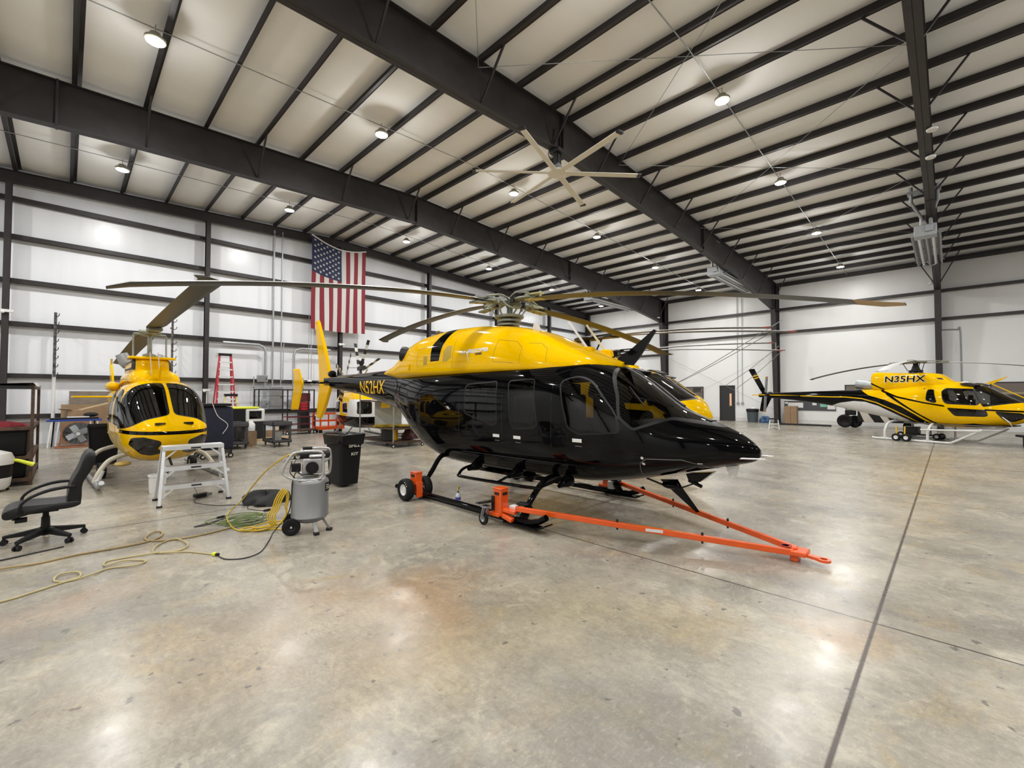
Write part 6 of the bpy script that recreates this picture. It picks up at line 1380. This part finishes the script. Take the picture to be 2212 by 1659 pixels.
# ---- SPILL KIT bin
sk = bin_(3.93, 8.60, .10, 'tall black wheeled bin with SPILL KIT stencilled on it', w=.49, d=.58, h=1.0)
def flat_text(txt, w2, h2, loc, parent, m, nm='lettering', rot=(PI / 2, 0, 0), bold=.03):
    b = text_mesh(txt, 1, bold=bold, fit=(w2, h2)); me = bpy.data.meshes.new(nm); b.to_mesh(me); b.free(); me.materials.append(m)
    o = bpy.data.objects.new(nm, me); COL.objects.link(o); o.parent = parent; o.location = loc; o.rotation_euler = rot; return o
STN = mat('stencil_cream', (.62, .60, .50), .7)
flat_text('SPILL', .25, .058, (.05, -.303, .80), sk, STN, rot=(PI / 2 + .05, 0, 0)); flat_text('KIT', .15, .056, (.06, -.293, .64), sk, STN, rot=(PI / 2 + .05, 0, 0))
lb = MB(); rg = []
rnd = random.Random(5)
for q, z in ((1.04, .86), (1.10, .985), (1.11, 1.02), (.99, 1.03), (.9, .97), (.6, .93)):
    p = round_poly([(-.26 * q, -.30 * q), (.26 * q, -.30 * q), (.26 * q, .30 * q), (-.26 * q, .30 * q)], .06, 4); rg.append([(a * (1 + .02 * math.sin(i * 2.3)), b * (1 + .02 * math.cos(i * 1.7)), z + (.05 * math.sin(i * .9) if q in (1.04,) else .012 * math.sin(i * 1.3))) for i, (a, b) in enumerate(p)])
lb.ring(rg, caps=False); lb.build('bin_liner', mat('bin_bag', (.008, .008, .009), .25), sk, smooth=60)
# ---- spray bottle
sb = empty('spray_bottle', (4.66, 5.88, 0), .4, 'small spray bottle with yellow trigger standing beside the skid', 'spray bottle')
MB().lathe((0, 0, 0), (0, 0, 1), [(.01, 0), (.042, .003), (.045, .02), (.045, .11), (.036, .135), (.018, .155), (.014, .17), (.001, .171)], 20).build('bottle', mat('clear_bottle', (.55, .58, .66), .15), sb)
MB().lathe((0, 0, .045), (0, 0, 1), [(.0458, 0), (.0462, .002), (.0462, .045), (.0458, .047)], 20).build('bottle_label', mat('label_blue', (.06, .07, .35), .5), sb); MB().lathe((0, 0, .165), (0, 0, 1), [(.001, 0), (.017, 0), (.017, .022), (.001, .023)], 14).build('collar', mat('navy_cap', (.02, .02, .08), .4), sb)
MB().bar((0, 0, .185), (.01, 0, .225), .016, .02).box((.015, 0, .245), (.06, .018, .03)).build('spray_head', mat('trigger_yellow', (.75, .55, .05), .4), sb, bevel=.004); MB().bar((.03, 0, .235), (.02, 0, .2), .008, .008).build('trigger', PLA, sb)
# ---- shop vacuum at the left edge
vc = empty('shop_vacuum', (-.98, 12.5, 0), .2, 'white and black wheeled tank with a lime nozzle at the left edge', 'vacuum')
MB().lathe((0, 0, .04), (0, 0, 1), [(.01, 0), (.24, .0), (.29, .06), (.31, .22), (.01, .22)], 24).build('lower_tank', WPL, vc); MB().lathe((0, 0, .26), (0, 0, 1), [(.01, 0), (.31, 0), (.32, .24), (.01, .24)], 24).build('middle_band', PLA, vc); MB().lathe((0, 0, .50), (0, 0, 1), [(.01, 0), (.33, 0), (.34, .10), (.30, .20), (.12, .27), (.01, .28)], 24).build('motor_head', WPL, vc)
MB().tube([(.20, -.1, .50), (.26, -.1, .56), (.36, -.1, .55), (.50, -.12, .48), (.56, -.12, .45)], [.02, .02, .03, .035, .045], 10, smooth=3).build('nozzle', HIV, vc)
for a in (0, 2, 4): MB().sphere((.26 * math.cos(a), .26 * math.sin(a), .025), .025).build('caster', PLA, vc)
# ================================================================ DOOR WALL THINGS
def frame_pic(y0, y1, z0, z1, label, cols):
    t = empty('framed_photo', (XR - .08, (y0 + y1) / 2, 0), 0, label, 'picture'); w2 = y1 - y0
    for a, b in (((y0 + .02), 0), ((y1 - .02), 0)): MB().box((0, a - (y0 + y1) / 2, (z0 + z1) / 2), (.05, .05, z1 - z0)).build('picture_frame', DRK, t)
    for z in (z0 + .02, z1 - .02): MB().box((0, 0, z), (.05, w2, .05)).build('picture_frame', DRK, t)
    o = MB(); o.box((.0, 0, (z0 + z1) / 2), (.02, w2 - .06, z1 - z0 - .06), 0)
    for k, (fa, fb, ga, gb) in enumerate(cols): o.box((-.012, (fa + fb) / 2 * w2 - w2 / 2, z0 + (ga + gb) / 2 * (z1 - z0)), (.006, (fb - fa) * w2, (gb - ga) * (z1 - z0)), 1 + k % 2)
    o.build('print', [mat('print_brown', (.16, .13, .11), .3), mat('print_sand', (.40, .34, .18), .3), mat('print_dark', (.04, .035, .03), .3)], t); return t
p1 = frame_pic(12.92, 14.47, .93, 2.43, 'large framed brown photograph beside the door', [(.03, .97, .38, .46), (.03, .97, .05, .25), (.2, .97, .30, .37), (.1, .5, .72, .95)])
frame_pic(3.0, 4.5, 1.0, 2.44, 'framed photograph behind the exhaust of N35HX', [(.03, .97, .45, .62), (.03, .97, .05, .3)])
frame_pic(-4.5, -1.46, 1.2, 2.5, 'long dark framed picture at the right edge behind the nose of N35HX', [(.03, .97, .55, .6), (.03, .97, .05, .5)])
bd = empty('bulletin_board', (XR - .08, 6.33, 0), 0, 'grey notice board with papers on the door wall', 'notice board'); MB().box((0, 0, 1.15), (.03, 2.75, .60)).build('board', mat('board_grey', (.07, .07, .08), .7), bd)
for yy, zz, w2, h2, m in ((.75, 1.18, .85, .32, WPL), (-.28, 1.28, .22, .18, WPL), (-.75, 1.22, .35, .26, mat('mint_paper', (.20, .50, .38), .7)), (-1.15, 1.15, .4, .4, WPL), (1.25, 1.32, .2, .12, WPL)): MB().box((-.02, yy, zz), (.008, w2, h2)).build('notice_sheet', m, bd)
tr = empty('trash_can', (32.55, 9.45, 0), 0, 'round grey trash can with a black liner near the door', 'trash can'); MB().lathe((0, 0, 0), (0, 0, 1), [(.01, 0), (.30, 0), (.36, .82), (.01, .82)], 28).build('can_body', mat('can_grey', (.06, .08, .09), .5), tr); MB().lathe((0, 0, .70), (0, 0, 1), [(.36, 0), (.39, .02), (.40, .18), (.30, .22), (.01, .16)], 28).build('can_liner', mat('bin_bag', (0, 0, 0)), tr)
MB().sphere((0, -.05, .92), .16, sz=(1.3, 1.2, .6)).build('white_rubbish', WPL, tr)
tag(heap(32.6, 8.70, 0, .3, .3, .32, 8, rough=.5).build('blue_bag', mat('blue_bag', (.03, .08, .18), .4)), 'blue plastic bag on the floor beside the trash can', 'bag')
sl = empty('step_stool', (26.75, 6.72, 0), face(26.75, 6.72), 'small white two-step stool standing alone on the far floor', 'stool')
for s in (-1, 1): MB().bar((s * .24, -.16, 0), (s * .18, -.02, .52), .04, .03).build('leg', WPL, sl); MB().bar((s * .22, .2, 0), (s * .17, .06, .52), .03, .03).build('leg', WPL, sl)
MB().box((0, .02, .55), (.42, .24, .06)).build('top_step', PLA, sl, bevel=.01); MB().box((0, -.10, .28), (.40, .18, .04)).build('lower_step', WPL, sl); MB().bar((-.22, -.15, .05), (0, -.12, .13), .03, .03).bar((.22, -.15, .05), (0, -.12, .13), .03, .03).build('stool_brace', WPL, sl)
for k, lab in ((0, 'left of the two tall cardboard boxes against the door wall'), (1, 'right of the two tall cardboard boxes against the door wall')):
    t = empty('tall_box', (32.8, 7.42 - .34 * k, 0), 0, lab, 'box'); MB().box((0, 0, .56), (.42, .33, 1.12)).build('box_body', CARD, t, bevel=.008)
tag(MB().tube([(31.0, 7.6, .055), (31.25, 4.9, .055)], .05, 12).build('floor_pipe', DRK), 'long dark pipe lying on the floor near the door wall', 'pipe')
for k, yy in ((0, 10.54), (1, 10.24)): 
    t = empty('wall_conduit', (XR - .1, yy, 0), 0, 'left of the two thin conduits right of the door' if k == 0 else 'right of the two thin conduits right of the door', 'conduit'); MB().tube([(0, 0, 1.3), (0, 0, 8.8)], .018, 8).build('pipe', GREYM, t); MB().box((-.02, 0, 1.25), (.08, .14, .16)).build('outlet_box', GREYM, t)
t = empty('wall_conduit', (XR - .1, -.45, 0), 0, 'thin conduit bending into the right-hand column', 'conduit'); MB().tube([(0, 0, 1.0), (0, 0, 5.1), (0, .1, 5.28), (0, .25, 5.32), (0, .7, 5.34)], .03, 8, smooth=4).build('pipe', GREYM, t)
ms = MAR
for yy in (.38, 8.05): tag(MB().box((32.1 if yy > 1 else 32.0, yy - .14, 4.9 if yy < 1 else 4.95), (.14, .01, .5)).build('column_tag', mat('chalk_mark', (.45, .42, .42), .8)), 'pale chalk numbers on the %s column' % ('right-hand' if yy < 1 else 'middle'), 'marking')
# floor scrubber behind the yellow nose
fs = empty('floor_scrubber', (31.6, 13.3, 0), .5, 'grey floor scrubber with steering handle below the framed photograph', 'floor scrubber')
MB().box((0, 0, .45), (1.0, .6, .6)).build('scrubber_body', PLA, fs, bevel=.06); MB().box((.0, -.75, .55), (.4, .35, .9)).build('tank', mat('scrubber_grey', (.15, .19, .19), .5), fs, bevel=.04); MB().bar((0, -.7, 1.0), (.05, -.75, 1.2), .08, .08).tube([(.05 + .15 * math.cos(a), -.75 + .15 * math.sin(a), 1.22) for a in [i * PI / 6 for i in range(12)]], .02, 6, closed=True).build('steering_wheel', PLA, fs)
for s in (-1, 1): wheel(fs, (s * .35, -.2, .12), .12, .08)
# aircraft tug with fat tyre and striped trailer behind N35HX
tu = empty('aircraft_tug', (31.2, 3.3, 0), 0, 'black wheeled tug with a slanted white stripe behind the tail of N35HX', 'tug')
wheel(tu, (-.1, .95, .37), .37, .30, axis=(1, 0, 0), hubm=PLA); wheel(tu, (.25, .55, .34), .34, .26, axis=(1, 0, 0), hubm=PLA)
MB().prism([(.35, .35), (-2.1, .35), (-2.1, .75), (-.2, 1.02), (.35, 1.0)], -.4, .4, 0).build('tug_body', PLA, tu, bevel=.04); MB().prism([(.05, .36), (-.38, .36), (-.02, .98), (.28, .98)], -.415, .415, 0).build('white_stripe', mat('grubby_white', (.55, .50, .44), .6), tu); MB().prism([(-.8, .36), (-1.1, .36), (-.75, .88), (-.5, .9)], -.415, .415, 0).build('white_stripe', mat('grubby_white', (0, 0, 0)), tu)
MB().box((.0, .7, .85), (.2, .5, .3)).build('fender', PLA, tu, bevel=.05); wheel(tu, (.1, -1.7, .2), .2, .15, axis=(1, 0, 0), hubm=PLA)
# skid mounted camera / cart under the nose of N35HX
nc = empty('nose_cart', (23.8, -2.2, 0), .3, 'low dark equipment cart on the floor beyond the nose of N35HX', 'cart')
MB().box((0, 0, .35), (1.6, .6, .08)).box((.5, -.2, .55), (.3, .3, .3)).build('cart_frame', DRK, nc); MB().box((.4, 0, .15), (.1, .5, .3)).build('cart_leg', DRK, nc); MB().box((-.5, 0, .15), (.1, .5, .3)).build('cart_leg', DRK, nc)
for s in (-1, 1): wheel(nc, (s * .7, 0, .08), .08, .05)
# toolboxes under the belly of N35HX
tx = empty('jack_dolly', (25.4, .9, 0), math.atan2(-.937, -.35), 'black hydraulic dolly on the floor under the belly of N35HX', 'dolly')
MB().box((0, 0, .16), (1.5, .35, .06)).box((-.3, 0, .34), (.5, .3, .3)).build('dolly_frame', DRK, tx, bevel=.02); MB().cyl((.3, 0, .2), (.3, 0, .5), .06).build('jack', GREYM, tx)
for s in (-1, 1): wheel(tx, (s * .6, -.2, .13), .13, .08); wheel(tx, (s * .6, .2, .13), .13, .08)
# tie-down straps from the drooping blades
for a, b, lab in (((9.55, 2.35, 3.05), (12.5, 6.2, 1.9), 'upper thin tie-down line from a drooping rotor blade'), ((9.35, 2.2, 3.2), (12.4, 5.9, 2.0), 'second thin tie-down line from a drooping rotor blade'),
                  ((13.25, 3.1, 3.0), (14.0, 4.5, 2.0), 'lower thin tie-down line from the farther rotor'), ((12.65, 3.05, 3.05), (14.0, 4.8, 2.1), 'second lower tie-down line from the farther rotor')):
    tag(MB().tube([a, Vector(a).lerp(Vector(b), .5) + V(0, 0, -.05), b], .008, 5, smooth=4).build('tie_down_line', GREYM), lab, 'line')
